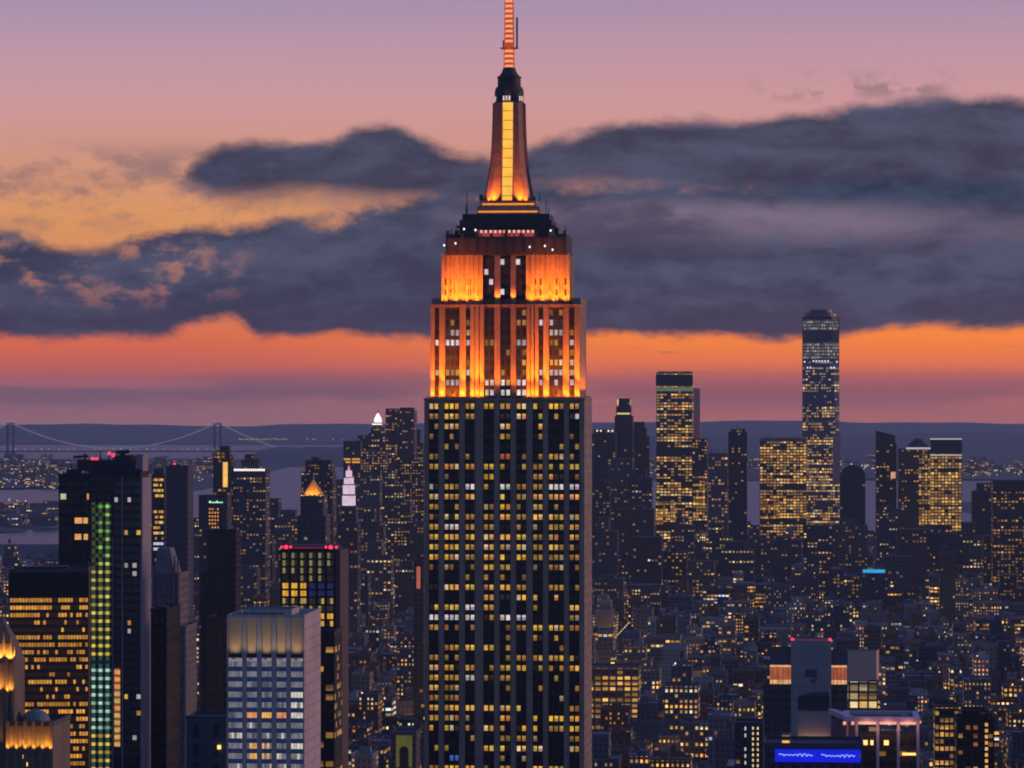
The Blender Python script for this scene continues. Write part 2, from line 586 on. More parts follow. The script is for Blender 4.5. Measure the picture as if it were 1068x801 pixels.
class T:
    """A building placed by where its front stands: local x across, y back, z up from the ground."""

    def __init__(s, name, label, cat, px0, px1, Y, group=None, rot=GRID):
        s.Y, s.s = Y, Y / F
        s.pc = (px0 + px1) / 2
        s.X = (s.pc - 534.0) * s.s
        s.d = drop(Y)
        s.root = bpy.data.objects.new(name, None)
        COL.objects.link(s.root)
        s.root.location = (s.X, Y, -s.d + 1.6)
        s.root.rotation_euler = (0, 0, R(rot))
        s.root.empty_display_size = 10
        tag(s.root, label, cat, group)
        w = (px1 - px0) * s.s
        FOOT.append((s.X - w / 2 - 6, s.X + w / 2 + 6, Y - 10, Y + max(40, w * 0.9)))

    def x(s, px):
        return (px - s.pc) * s.s

    def z(s, py):
        return EYE - (py - HY) * s.s + s.d - 1.6

    def box(s, part, px0, px1, py1, y0, y1, m, py0=None, top=None, parapet=True, parent=None):
        b = MB()
        z0 = 0.0 if py0 is None else s.z(py0)
        z1 = s.z(py1)
        b.box(s.x(px0), s.x(px1), y0, y1, z0, z1, m, top or ROOFS[0])
        o = b.build(part, parent or s.root)
        if parapet:
            b = MB()
            t = min(0.5, abs(s.x(px1) - s.x(px0)) * 0.1)
            b.ring(s.x(px0) - 0.15, s.x(px1) + 0.15, y0 - 0.15, y1 + 0.15, z1 + 0.003, z1 + 1.1, t, s.pm(m))
            b.build("parapet", o)
        return o

    def pm(s, m):
        w = tuple(m.node_tree.nodes['Group'].inputs['Wall'].default_value)[:3] if m.get("bay") else (0.1, 0.1, 0.1)
        return plain("trim_%.2f_%.2f_%.2f" % w, w, 0.85)

    def beacon(s, px, py, y=1.0, r=None, name="red_beacon"):
        r = r or 1.1 * s.s
        b = MB()
        x, z = s.x(px), s.z(py)
        b.cyl(x, y, r * 0.35, r * 0.35, z - 2.5 * r, z - r * 0.8, DARK, 8)
        b.cyl(x, y, r * 0.7, r, z - r * 0.8, z, RED, 10, bottom=True)
        b.cyl(x, y, r, r * 0.4, z, z + r * 0.8, RED, 10)
        return b.build(name, s.root)

    def masts(s, items, m=DARK, name="antenna"):
        for px, py0, py1, y in items:
            b = MB()
            b.bar((s.x(px), y, s.z(py0)), (s.x(px), y, s.z(py1)), 0.35 * s.s, m, 5, 0.2 * s.s)
            b.build(name, s.root)


FOOT = []
GREY = (0.10, 0.10, 0.11)


def warm(p=1.0):
    a = p * rng.choice((0.5, 0.75, 0.92, 1.02)) * rng.uniform(0.85, 1.1)
    k = rng.random()
    if k < 0.12:
        return (1.0 * a, 0.72 * a, 0.38 * a)
    g = rng.uniform(0.36, 0.44) if k < 0.24 else rng.uniform(0.47, 0.60)
    return (1.0 * a, g * a, rng.uniform(0.03, 0.12) * a)


def white(p=1.0):
    a = p * rng.uniform(0.6, 1.1)
    return (0.95 * a, 0.82 * a, rng.uniform(0.7, 0.95) * a)


# ================================================================== THE SETTING
def sheet(name, x0, x1, y0, y1, dy, h, m, kind='structure', nx=1):
    b = MB()
    ys = []
    y = y0
    while y < y1:
        ys.append(y)
        y += dy
    ys.append(y1)
    xs = [x0 + (x1 - x0) * i / nx for i in range(nx + 1)]
    b.v = [(x, y, h - drop(y)) for y in ys for x in xs]
    for j in range(len(ys) - 1):
        for i in range(nx):
            q = j * (nx + 1) + i
            b.f.append((q, q + 1, q + nx + 2, q + nx + 1))
            b.uv += [(0, 0)] * 4
            b.mi.append(b.slot(m))
    return tag(b.build(name), kind=kind)


def water_mat():
    m = bpy.data.materials.new("water")
    m.use_nodes = True
    nt = m.node_tree
    n = N(nt)
    b = nt.nodes['Principled BSDF']
    b.inputs['Base Color'].default_value = (0.012, 0.017, 0.026, 1)
    b.inputs['Roughness'].default_value = 0.30
    obj = n.new('ShaderNodeTexCoord').outputs['Object']
    bump = n.new('ShaderNodeBump')
    bump.inputs['Strength'].default_value = 0.25
    bump.inputs['Distance'].default_value = 1.5
    n.put(bump.inputs['Height'], n.noise(obj, 0.02, 6.0, 0.65))
    n.put(b.inputs['Normal'], bump.outputs[0])
    return m


WATER = water_mat()
LAND = plain("far_land", (0.085, 0.085, 0.088), 0.95, 0, 0.002, 0.5)
CITYGROUND = plain("asphalt", (0.05, 0.05, 0.054), 0.9, 0, 0.02, 0.4)
sheet("water", -9000, 9000, -1500, 31400, 500, 0.0, WATER)
sheet("ground", -1600, 1900, -1200, 6620, 80, 1.6, CITYGROUND)


def ridge(name, x0, x1, y0, y1, prof, seed, m, nx=90, ny=8, amp=0.22):
    """A landmass: flat shore in front rising to hills behind; prof gives the height over the way back."""
    r = random.Random(seed)
    ph = [(r.uniform(0, 6.28), r.uniform(0.4, 1.0), k) for k in (1.3, 2.7, 5.1, 9.7, 17.0, 31.0)]
    b = MB()
    for j in range(ny + 1):
        t = j / ny
        y = y0 + (y1 - y0) * t
        for i in range(nx + 1):
            s = i / nx
            x = x0 + (x1 - x0) * s
            w = sum(a * math.sin(p + k * s * 6.28 + t * 2) / (k ** 0.55) for p, a, k in ph) / 2.2
            e = min(1.0, 14 * s, 14 * (1 - s))
            yy = y + (1 - t) * 250 * w
            b.v.append((x, yy, prof(t) * (1 + amp * w) * e + 1.0 - drop(y)))
    for j in range(ny):
        for i in range(nx):
            q = j * (nx + 1) + i
            b.f.append((q, q + 1, q + nx + 2, q + nx + 1))
            b.uv += [(0, 0)] * 4
            b.mi.append(b.slot(m))
    return tag(b.build(name), kind='structure')


def X(px, Y):
    return (px - 534.0) * Y / F


ridge("far_hills", -8500, 8500, 25000, 31000, lambda t: 6 + 118 * min(1, t * 1.6), 3, LAND, 260, 8, 0.42)
ridge("harbour_hills", X(236, 15500), X(560, 15500), 15200, 17500, lambda t: 3 + 52 * min(1, t * 2.2), 5, LAND, 80)
ridge("bay_shore", -2900, X(228, 11500), 10900, 16200, lambda t: 4 + 14 * t, 8, LAND, 80)
ridge("harbour_island", -1900, X(60, 7900), 7350, 8700, lambda t: 3 + 5 * math.sin(t * 3.1), 9, LAND, 50)
ridge("west_shore", X(640, 12500), 8000, 12300, 21000, lambda t: 4 + 110 * max(0, t - 0.15), 11, LAND, 120)
ridge("peninsula", X(1008, 8600), 5200, 8500, 9400, lambda t: 4 + 4 * t, 12, LAND, 40)

AVENUES = [-480.0, -215.0, 235.0]      # across the grid, in metres
GC, GS = math.cos(R(-GRID)), math.sin(R(-GRID))


def grid_xy(a, b):
    return (a * GC + b * GS, -a * GS + b * GC)


for a in AVENUES:
    bm_ = MB()
    ROAD = plain("road_asphalt", (0.042, 0.042, 0.046), 0.8, 0, 0.05, 0.3)
    PAINT = plain("road_paint", (0.55, 0.55, 0.52), 0.7)
    KERB = plain("kerb_stone", (0.22, 0.21, 0.2), 0.85)
    for k in range(0, 55):
        b0, b1 = 1500 + k * 90, 1500 + (k + 1) * 90
        for u0, u1, mm, hh in ((-9, 9, ROAD, 0.05), (-13.5, -9, KERB, 0.19), (9, 13.5, KERB, 0.19), (-3.2, -2.9, PAINT, 0.07), (2.9, 3.2, PAINT, 0.07)):
            pts = []
            for uu, bb in ((u0, b0), (u1, b0), (u1, b1), (u0, b1)):
                xx, yy = grid_xy(a + uu, bb)
                pts.append((xx, yy, 1.6 + hh - drop(yy)))
            bm_.quad(pts, mm)
    tag(bm_.build("avenue_road"), kind='structure')
# ================================================================== EMPIRE-STYLE TOWER


def skyscraper():
    Yf = 1323.0
    s = Yf / F
    root = bpy.data.objects.new("skyscraper", None)
    COL.objects.link(root)
    X0 = (525.8 - 534) * s
    D = 21.0
    root.location = (X0 + D * math.sin(R(5)), Yf + D * math.cos(R(5)), -drop(Yf) + 1.6)
    root.rotation_euler = (0, 0, R(GRID))
    tag(root, "tall stepped stone tower with orange floodlit crown, glowing mast window and antenna", "skyscraper")
    FOOT.append((-50, 50, 1290, 1400))
    zoff = drop(Yf) - 1.6
    lx = lambda p, c=525.8: (p - c) * s
    lz = lambda q: EYE - (q - HY) * s + zoff
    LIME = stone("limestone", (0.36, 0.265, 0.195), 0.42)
    LIME2 = stone("limestone_pale", (0.30, 0.215, 0.14), 0.45)
    SPAN = plain("spandrel", (0.026, 0.023, 0.024), 0.5, 0.2, 0.4, 0.5)
    METAL = plain("mast_metal", (0.17, 0.125, 0.10), 0.5, 0.2, 0.4, 0.4)
    hw = lx(609.6)
    yf = -D
    zt = lz(415.5)
    # ---- shaft
    wins = [(97, 135, 2), (155, 213, 3), (235, 273, 2), (305, 347, 2), (367, 410, 2), (430, 470, 2), (493, 533, 2), (553, 613, 3), (632, 672, 2)]
    wins = [(420 + a / 3.64, 420 + b / 3.64, n) for a, b, n in wins]
    b = MB()
    rec = 0.75
    b.box(-hw, hw, yf + rec, D, 0, zt, LIME, ROOFS[1])
    b.build("shaft", root)
    for sx, (z0, w) in ((1, (0, 1)),):
        pass
    b = MB()
    b.ring(-hw - 0.25, hw + 0.25, yf - 0.25, D + 0.25, zt - 0.6, zt + 0.12, 0.9, LIME)
    b.build("setback_parapet", root)
    edges = [442.0] + [e for w in wins for e in w[:2]] + [609.6]
    for i in range(0, len(edges), 2):
        b = MB()
        x0, x1 = lx(edges[i]), lx(edges[i + 1])
        b.box(x0, x1, yf, yf + rec - 0.003, 0, zt - 0.61, LIME)
        b.build("pier", root)
    # lit pattern of the offices, floor by floor from the setback down
    rows = ["YYYYYYYYY", "YYY-wYd-w", "-Yh Y h    ".replace(" ", "-")[:9], "----d-d--", "---------", "----o--d-", "dYYYddddd", "---d--dy-", "wdWdWddWW",
            "YYY-hdYYY", "d--dY-d--", "yYddYdYYd", "dWddddddd", "YYYYYYddY", "YYdYYYdYY", "YYdYYYddd", "dddyd--d-", "---------", "YYYYYd-h-", "---YwYhh-",
            "YYWy----Y", "WWWYWW--d", "d----dYYd", "------Yd-", "-dYYd----", "d----dyYY", "yYddYYYdY", "YdWyy----", "Yd-------", "dd-------", "YYYhhh--d",
            "Ydd-h-hYY", "hyYYhYhdY", "--d-dd--d", "--hYYYh-d", "-b----b--", "dYY-d-Ydd", "Yd--YYd--"]
    fl = 10.5 * s
    ztop = lz(421.0)
    nrow = len(rows)

    def glowfor(ch):
        if ch == 'Y':
            return warm(1.0) if rng.random() < 0.93 else (0.02, 0.012, 0.004)
        if ch == 'y':
            return warm(0.75) if rng.random() < 0.7 else (0.03, 0.02, 0.008)
        if ch == 'W':
            return white(0.95)
        if ch == 'w':
            return white(0.6) if rng.random() < 0.7 else (0.02, 0.02, 0.02)
        if ch == 'h':
            return warm(0.95) if rng.random() < 0.5 else (0, 0, 0)
        if ch == 'd':
            return warm(0.55) if rng.random() < 0.85 else (0.004, 0.003, 0.002)
        if ch == 'o':
            return (0.5, 0.12, 0.03) if rng.random() < 0.5 else (0, 0, 0)
        if ch == 'b':
            return (0.05, 0.15, 0.6) if rng.random() < 0.4 else (0, 0, 0)
        return warm(0.4) if rng.random() < 0.17 else (0, 0, 0)
    vsz = []
    for r in range(nrow + 22):
        vsz += [-(r * fl), -(r * fl + fl * 0.24), -(r * fl + fl * 0.52)]
    vsz = [0.0] + [v for v in vsz if v < 0]
    for gi, (a, c, nn) in enumerate(wins):
        tot = c - a
        ww = tot / nn
        for k in range(nn):
            x0, x1 = lx(a + ww * k), lx(a + ww * (k + 1))
            pad = (x1 - x0) * 0.16

            seen_ = {}

            def fn(i, j, gi=gi, seen_=seen_):
                if i != 1 or j % 3 == 2:
                    return None
                r = j // 3
                if r not in seen_:
                    seen_[r] = glowfor(rows[r][gi]) if r < nrow else (warm(0.7) if rng.random() < 0.25 else (0, 0, 0))
                c_ = seen_[r]
                if j % 3 == 1 and rng.random() < 0.7:            # lower part of most panes gets a weaker glow colour
                    return tuple(v * rng.uniform(0.45, 0.8) for v in c_)
                return c_
            # panes hang from the setback down, mullion strips on both sides
            strip("window_column", root, (x0, yf + rec - 0.02, ztop), (1, 0, 0), (0, 0, 1), [0, pad, x1 - x0 - pad, x1 - x0],
                  vsz, fn, SPAN).data.flip_normals()
    # west side of the shaft: shallow piers and dim windows
    for k in range(7):
        y0 = yf + 3.0 + k * 5.6

        def fn2(i, j):
            if i != 1 or j % 3 == 2:
                return None
            return warm(0.5) if rng.random() < 0.06 else (0, 0, 0)
        strip("side_window_column", root, (hw + 0.02, y0, ztop), (0, 1, 0), (0, 0, 1), [0, 0.5, 1.5, 2.0], vsz, fn2, LIME).data.flip_normals()
    # ---- floodlit section above the setback
    c1 = 527.0
    h1 = (605.2 - 448.8) / 2 * s
    y1f = yf + 3.2
    z1t = lz(318)
    b = MB()
    b.box(-h1, h1, y1f + 0.9, D - 3, zt, z1t, LIME2, ROOFS[1])
    b.build("upper_shaft", root)
    zz = lambda v: 420 + v / 3.64
    wins1 = [(120, 138, 1), (160, 216, 3), (239, 257, 1), (309, 349, 2), (371, 411, 2), (431, 472, 2), (517, 536, 1), (557, 611, 3), (633, 655, 1)]
    e1 = [105] + [q for w in wins1 for q in w[:2]] + [674]
    for i in range(0, len(e1), 2):
        b = MB()
        mid = 3 <= i // 2 <= 6
        rec1 = 1.6 if 308 <= e1[i] < 460 and e1[i + 1] < 475 else 0.0
        xa, xb = lx(zz(e1[i]), c1), lx(zz(e1[i + 1]), c1)
        nb = 3 if xb - xa > 3.4 else (2 if xb - xa > 2.3 else 1)     # wide piers carry upright grooves
        for q_ in range(nb):
            ga, gb = xa + (xb - xa) * q_ / nb, xa + (xb - xa) * (q_ + 1) / nb
            b.box(ga + (0.22 if q_ else 0), gb - (0.22 if q_ < nb - 1 else 0), y1f + rec1 * 0.3, y1f + 0.9 - 0.003, zt, z1t - 0.002 if rec1 == 0 else lz(266), LIME2)
        b.build("upper_pier", root)
    rows1 = ["---------", "------Ww-", "-w-----w-", "WWw--w-dw", "---------", "-----YwYw", "ddw---www", "wwwWWWwww", "-rrWWW-r-", "rrrYYYrrr"]
    fl1 = 10.45 * s
    v1 = [0.0]
    for r in range(10):
        v1 += [-(r * fl1 + 0.7), -(r * fl1 + 0.7 + fl1 * 0.56)]

    for gi, (a, c, nn) in enumerate(wins1):
        ww = (c - a) / nn
        for k in range(nn):
            x0, x1 = lx(zz(a + ww * k), c1), lx(zz(a + ww * (k + 1)), c1)
            pad = (x1 - x0) * 0.17

            def fn(i, j, gi=gi):
                if i != 1 or j % 2 == 0:
                    return None
                ch = rows1[min(9, j // 2)][gi]
                if ch == 'r':
                    return (0.35, 0.05, 0.02) if rng.random() < 0.6 else (0.05, 0.01, 0.0)  # floodlight mirrored in the panes, put in as a red glow
                if ch == 'W':
                    return white(1.0) if rng.random() < 0.8 else warm(0.9)
                return glowfor(ch)
            strip("window_column", root, (x0, y1f + 0.88, z1t - 1.0), (1, 0, 0), (0, 0, 1), [0, pad, x1 - x0 - pad, x1 - x0], v1, fn,
                  SPAN).data.flip_normals()
    b = MB()
    b.ring(-h1 - 0.2, h1 + 0.2, y1f - 0.2, D - 2.8, z1t + 0.003, z1t + 0.25, 0.7, LIME)
    b.build("upper_parapet", root)
    # ---- twin pavilions and the recessed bay between them
    c2 = 529.0
    y2f = y1f + 4.2
    z2t = lz(265)
    for x0, x1 in ((150, 308), (474, 640)):
        xa, xb = lx(zz(x0), c2), lx(zz(x1), c2)
        b = MB()
        b.box(xa, xb, y2f, D - 8, z1t, z2t, LIME2, ROOFS[1])
        pav = b.build("pavilion", root)
        b = MB()
        nfl = 8
        for k in range(nfl + 1):
            xx = xa + (xb - xa - 0.5) * k / nfl
            b.box(xx, xx + 0.55, y2f - 0.6, y2f - 0.003, z1t + 1, z2t + 0.6, LIME2, bottom=True)
        b.build("fluting", pav)
        for wx0, wx1 in (((162, 168), (183, 190), (243, 254), (259, 270)) if x0 < 300 else ((508, 520), (526, 538), (588, 598), (621, 628))):
            def fn3(i, j):
                if j % 2 == 1:
                    return None
                return (0.05, 0.008, 0.004)
            strip("pavilion_window", pav, (lx(zz(wx0), c2), y2f - 0.06, lz(290)), (1, 0, 0), (0, 0, 1), [0, (wx1 - wx0) / 3.64 * s], [0, -2.3, -3.9, -6.2], fn3,
                  LIME2).data.flip_normals()
    b = MB()
    b.box(lx(zz(309), c2), lx(zz(473), c2), y2f + 1.5, D - 9, z1t, lz(266), SPAN, ROOFS[0])
    b.build("recessed_bay", root)
    for xx in (309, 371, 411, 431):
        pass
    v2 = [0.0]
    for r in range(5):
        v2 += [-(r * fl1 + 0.8), -(r * fl1 + 0.8 + fl1 * 0.56)]
    for a, c in ((311, 348), (372, 410), (432, 471)):
        for k in range(2):
            x0 = lx(zz(a + (c - a) / 2 * k), c2)
            ww = (c - a) / 2 / 3.64 * s
            strip("window_column", root, (x0, y2f + 1.46, lz(267)), (1, 0, 0), (0, 0, 1), [0, 0.2, ww - 0.2, ww], v2,
                  lambda i, j: None if i != 1 or j % 2 == 0 else (white(0.9) if rng.random() < 0.1 else (0.01, 0.004, 0.002)), SPAN).data.flip_normals()
    # ---- dark crown with the observation deck
    c3 = 530.5
    yc = 0.0

    def blk(part, p0, p1, q0, q1, half, m, top=None, par=None):
        bb = MB()
        bb.box(lx(zz(p0), c3), lx(zz(p1), c3), yc - half, yc + half, lz(q0), lz(q1), m, top or m, bottom=True)
        return bb.build(part, root)
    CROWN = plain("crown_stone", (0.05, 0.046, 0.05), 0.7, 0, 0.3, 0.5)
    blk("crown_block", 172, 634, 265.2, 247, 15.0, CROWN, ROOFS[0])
    b = MB()
    for k in range(13):
        xx = lx(zz(180 + k * 37), c3)
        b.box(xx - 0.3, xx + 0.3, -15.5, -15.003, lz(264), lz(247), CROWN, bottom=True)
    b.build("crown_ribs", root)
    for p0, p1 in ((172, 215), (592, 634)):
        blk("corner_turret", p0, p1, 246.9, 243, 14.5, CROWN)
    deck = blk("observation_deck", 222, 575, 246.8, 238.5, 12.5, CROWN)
    strip("deck_window", deck, (lx(zz(284), c3), -12.56, lz(238.9)), (1, 0, 0), (0, 0, 1), [0.86 * k for k in range(26)], [0, -1.0, -2.3],
          lambda i, j: ((1.2, 0.62, 0.5) if i % 2 == 0 and j == 0 else ((0.42, 0.05, 0.04) if rng.random() < 0.7 else (0.15, 0.02, 0.02))), CROWN).data.flip_normals()
    b = MB()
    b.ring(lx(zz(210), c3), lx(zz(590), c3), -13.6, 13.6, lz(235.6), lz(234), 0.6, DARK)
    for k in range(19):
        xx = lx(zz(212 + k * 20.9), c3)
        b.bar((xx, -13.4, lz(238.5)), (xx, -13.4, lz(233)), 0.09, DARK, 4)
    b.build("deck_railing", root)
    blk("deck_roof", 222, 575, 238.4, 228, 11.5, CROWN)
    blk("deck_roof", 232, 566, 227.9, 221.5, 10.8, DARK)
    blk("mast_plinth", 285, 525, 221.4, 213.5, 7.6, LIME)
    blk("mast_plinth", 297, 512, 213.4, 207.0, 7.0, LIME)
    led = MB()
    led.box(lx(zz(290), c3), lx(zz(518), c3), -7.95, -7.65, lz(219.5), lz(218), glow("ledge_lamp", (1.0, 0.33, 0.04), 1.0), bottom=True)
    led.build("ledge_light", root)
    led = MB()
    led.box(lx(zz(305), c3), lx(zz(505), c3), -7.5, -7.2, lz(211.6), lz(210), glow("ledge_lamp", (1.0, 0.33, 0.04), 1.0), bottom=True)
    led.build("ledge_light", root)
    # roof clutter on the crown
    for p, q0, q1 in ((245, 221, 196), (236, 224, 210), (545, 222, 204), (560, 224, 214), (183, 243, 236), (624, 243, 232), (298, 207, 199), (522, 207, 198)):
        b = MB()
        b.bar((lx(zz(p), c3), -6 + (p % 7), lz(q0)), (lx(zz(p), c3), -6 + (p % 7), lz(q1)), 0.22, DARK, 5, 0.1)
        b.build("roof_antenna", root)
    for p, q0, q1, w_ in ((300, 207, 200.5, 9), (505, 207, 203, 7), (590, 243, 237, 10), (205, 243, 238, 8)):
        b = MB()
        b.cyl(lx(zz(p), c3), -6, w_ * 0.09, w_ * 0.09, lz(q0), lz(q1), DARK, 8)
        b.build("roof_dish", root)
    for p, q in ((466, 256), (478, 254), (556, 258), (572, 257), (580, 261), (487, 239), (499, 240), (578, 241)):
        b = MB()
        b.cyl(lx(p, c3), -15.9, 0.28, 0.28, lz(q), lz(q) + 0.7, WHITELAMP, 8, bottom=True)
        b.build("deck_lamp", root)
    for k in range(9):
        p = 180 + k * 56
        b = MB()
        b.box(lx(zz(p), c3) - 0.5, lx(zz(p), c3) + 0.5, -15.2, -14.6, lz(246.9), lz(246.9) + (1.6 if k % 2 else 2.6), CROWN)
        b.build("crown_finial", root)
    for p0, p1 in ((104, 150), (640, 682)):
        b = MB()
        b.box(lx(zz(p0), c1) + 0.4, lx(zz(p1), c1) - 0.4, y1f + 1.2, D - 6, z1t + 0.26, z1t + 2.6, LIME2, ROOFS[1])
        b.build("shoulder_block", root)
    # ---- mooring mast: a square loft that flares at its foot
    prof = [(207, 25.0), (200, 23.2), (190, 21.3), (178, 19.3), (165, 17.6), (150, 16.4), (135, 15.7), (118, 15.2), (103, 14.9)]
    b = MB()
    for (q0, h0), (q1, h1_) in zip(prof, prof[1:]):
        a0, a1 = h0 * s, h1_ * s
        k0, k1 = a0 * 0.72, a1 * 0.72
        o0 = [(-k0, -a0), (k0, -a0), (a0, -k0), (a0, k0), (k0, a0), (-k0, a0), (-a0, k0), (-a0, -k0)]
        o1 = [(-k1, -a1), (k1, -a1), (a1, -k1), (a1, k1), (k1, a1), (-k1, a1), (-a1, k1), (-a1, -k1)]
        b.poly_prism(o0, lz(q0), lz(q1), METAL, METAL, o1)
    mast = b.build("mast", root)
    MG = glow("mast_window_light", (1.0, 0.50, 0.055), 1.05, 0.35, 0.35)
    for side in range(4):
        # glazed strip up each face between two fins
        b = MB()
        rot = lambda x, y: ((x, y), (-y, x), (-x, -y), (y, -x))[side]
        hw_ = 5.4 * s
        for (q0, h0), (q1, h1_) in zip(prof, prof[1:]):
            n_ = max(1, round((q0 - q1) / 11))
            pts = [(*rot(-hw_, -h0 * s - 0.25), lz(q0)), (*rot(hw_, -h0 * s - 0.25), lz(q0)), (*rot(hw_, -h1_ * s - 0.25), lz(q1)), (*rot(-hw_, -h1_ * s - 0.25), lz(q1))]
            b.quad(pts, MG if side in (0,) else SPAN)
        for q in range(112, 205, 10):
            h0 = next(a[1] + (c[1] - a[1]) * (a[0] - q) / (a[0] - c[0]) for a, c in zip(prof, prof[1:]) if a[0] >= q >= c[0])
            p0, p1 = (*rot(-hw_, -h0 * s - 0.34), lz(q)), (*rot(hw_, -h0 * s - 0.34), lz(q))
            b.bar(p0, p1, 0.13, DARK, 4)
        b.build("mast_window", mast)
        for sg in (-1, 1):
            b = MB()
            for (q0, h0), (q1, h1_) in zip(prof, prof[1:]):
                xi, xo = sg * hw_, sg * (hw_ + 0.7)
                pts = []
                for xx, hh, q in ((xi, h0, q0), (xo, h0, q0), (xo, h1_, q1), (xi, h1_, q1)):
                    pts.append((*rot(xx, -hh * s - 0.7), lz(q)))
                b.quad(pts, METAL)
                for xx in (xi, xo):
                    b.quad([(*rot(xx, -h0 * s - 0.7), lz(q0)), (*rot(xx, -h0 * s + 0.1), lz(q0)), (*rot(xx, -h1_ * s + 0.1), lz(q1)), (*rot(xx, -h1_ * s - 0.7), lz(q1))], METAL)
            b.build("mast_fin", mast)
    # ---- drum, dome and antenna
    b = MB()
    for r0, r1, q0, q1 in ((15.2, 15.4, 103, 98), (15.4, 15.4, 98, 90), (15.4, 14.0, 90, 86), (12.4, 12.2, 86, 76), (13.2, 12.6, 76, 74.5), (11.0, 8.0, 74.5, 70), (8.0, 6.2, 70, 65)):
        b.cyl(0, 0, r0 * s, r1 * s, lz(q0), lz(q1), CROWN, 24, bottom=True)
    drum = b.build("drum", root)
    DRW = glow("drum_window_light", (1.0, 0.8, 0.72), 0.7, 0.5, 0.6)
    for k in range(16):
        t = -math.pi / 2 + (k - 7.5) * 0.2
        b = MB()
        rr = 15.5 * s
        tx, ty = -math.sin(t), math.cos(t)
        cx_, cy_ = rr * math.cos(t), rr * math.sin(t)
        w_ = 0.32
        b.quad([(cx_ - tx * w_, cy_ - ty * w_, lz(101)), (cx_ + tx * w_, cy_ + ty * w_, lz(101)), (cx_ + tx * w_, cy_ + ty * w_, lz(96)), (cx_ - tx * w_, cy_ - ty * w_, lz(96))],
               DRW if k in (1, 2, 6, 7, 8, 12, 13, 14) else SPAN)
        b.build("drum_window", drum)
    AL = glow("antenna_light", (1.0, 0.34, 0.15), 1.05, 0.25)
    AR = glow("antenna_floodlit_glow", (1.0, 0.14, 0.03), 0.42, 0.3, 0.3)  # floodlit red of pole, rings and struts put in as their own glow
    b = MB()
    b.cyl(0, 0, 5.0 * s, 4.6 * s, lz(66), lz(44), AR, 12)
    b.cyl(0, 0, 4.4 * s, 3.4 * s, lz(44), lz(-20), AR, 12)
    b.cyl(0, 0, 2.4 * s, 1.2 * s, lz(-20), lz(-112), AR, 10)
    ant = b.build("antenna", root)
    q = 65.0
    k = 0
    while q > -20:
        b = MB()
        rr = (4.4 if q > 44 else 3.6) * s
        b.cyl(0, 0, rr + 0.25, rr + 0.25, lz(q), lz(q - 2.6), AL, 12, bottom=True)
        b.build("antenna_light", ant)
        b = MB()
        b.cyl(0, 0, (6.3 if q > 44 else 5.0) * s, (6.3 if q > 44 else 5.0) * s, lz(q - 2.7), lz(q - 3.6), AR, 12, bottom=True)
        b.build("antenna_ring", ant)
        q -= 5.3
        k += 1
    for t in range(4):
        b = MB()
        ca, sa = math.cos(t * math.pi / 2 + 0.78), math.sin(t * math.pi / 2 + 0.78)
        b.bar((7 * s * ca, 7 * s * sa, lz(66)), (5.6 * s * ca, 5.6 * s * sa, lz(-20)), 0.16, AR, 5)
        b.build("antenna_strut", ant)
    b = MB()
    b.box(-9 * s, 9.5 * s, -1.4, 1.4, lz(45), lz(44), DARK, bottom=True)
    b.bar((8.3 * s, 0, lz(44)), (8.3 * s, 0, lz(12)), 0.38, DARK, 6)
    b.bar((-6.2 * s, 0, lz(44)), (-6.2 * s, 0, lz(36)), 0.25, DARK, 6)
    b.build("antenna_platform", root)
    # ---- floodlights: lamps standing on each ledge and the light that leaves them
    HEAD = glow("floodlight_lens", (1.0, 0.55, 0.16), 2.0, 0.1)

    def flood(x, y, z, tx, ty, tz, energy, spread, col=(1.0, 0.30, 0.025)):
        b_ = MB()
        b_.box(x - 0.3, x + 0.3, y - 0.25, y + 0.25, z, z + 0.45, DARK)
        b_.quad([(x - 0.25, y - 0.2, z + 0.46), (x + 0.25, y - 0.2, z + 0.46), (x + 0.25, y + 0.2, z + 0.46), (x - 0.25, y + 0.2, z + 0.46)], HEAD)
        fo = b_.build("floodlight", root)
        ld = bpy.data.lights.new("floodlight_beam", 'SPOT')
        ld.energy = energy
        ld.color = col
        ld.spot_size = R(spread)
        ld.spot_blend = 0.8
        ld.shadow_soft_size = 0.25
        lo = bpy.data.objects.new("floodlight_beam", ld)
        COL.objects.link(lo)
        lo.parent = fo
        lo.location = (x, y, z + 0.7)
        lo.rotation_euler = (Vector((tx, ty, tz)) - Vector((x, y, z + 0.7))).to_track_quat('-Z', 'Y').to_euler()
    FC = (1.0, 0.185, 0.006)
    for p in (112, 148, 188, 228, 268, 298):
        for qq in (p, 779 - p):
            x = lx(zz(qq), c1)
            flood(x, y1f - 2.2, zt + 0.2, x, y1f, zt + 4, 5200, 150, FC)
            flood(x + 0.9, y1f - 2.6, zt + 0.2, x, y1f + 0.3, zt + 28, 95000, 44, FC)
    for p in (330, 360, 390, 421, 452):
        x = lx(zz(p), c1)
        flood(x, y1f - 2.4, zt + 0.2, x, y1f + 0.6, zt + 20, 17000, 62, FC)
    for p in (165, 205, 245, 285, 497, 540, 583, 626):
        x = lx(zz(p), c2)
        flood(x, y2f - 3.2, z1t + 0.3, x, y2f, z1t + 7, 12000, 105, FC)
        flood(x + 0.8, y2f - 3.4, z1t + 0.3, x, y2f + 0.2, z1t + 19, 30000, 52, FC)
    for p in (361, 421):
        x = lx(zz(p), c1)
        flood(x, y1f - 0.75, z1t + 1.3, x, y1f + 0.5, z1t + 10, 4200, 110, FC)
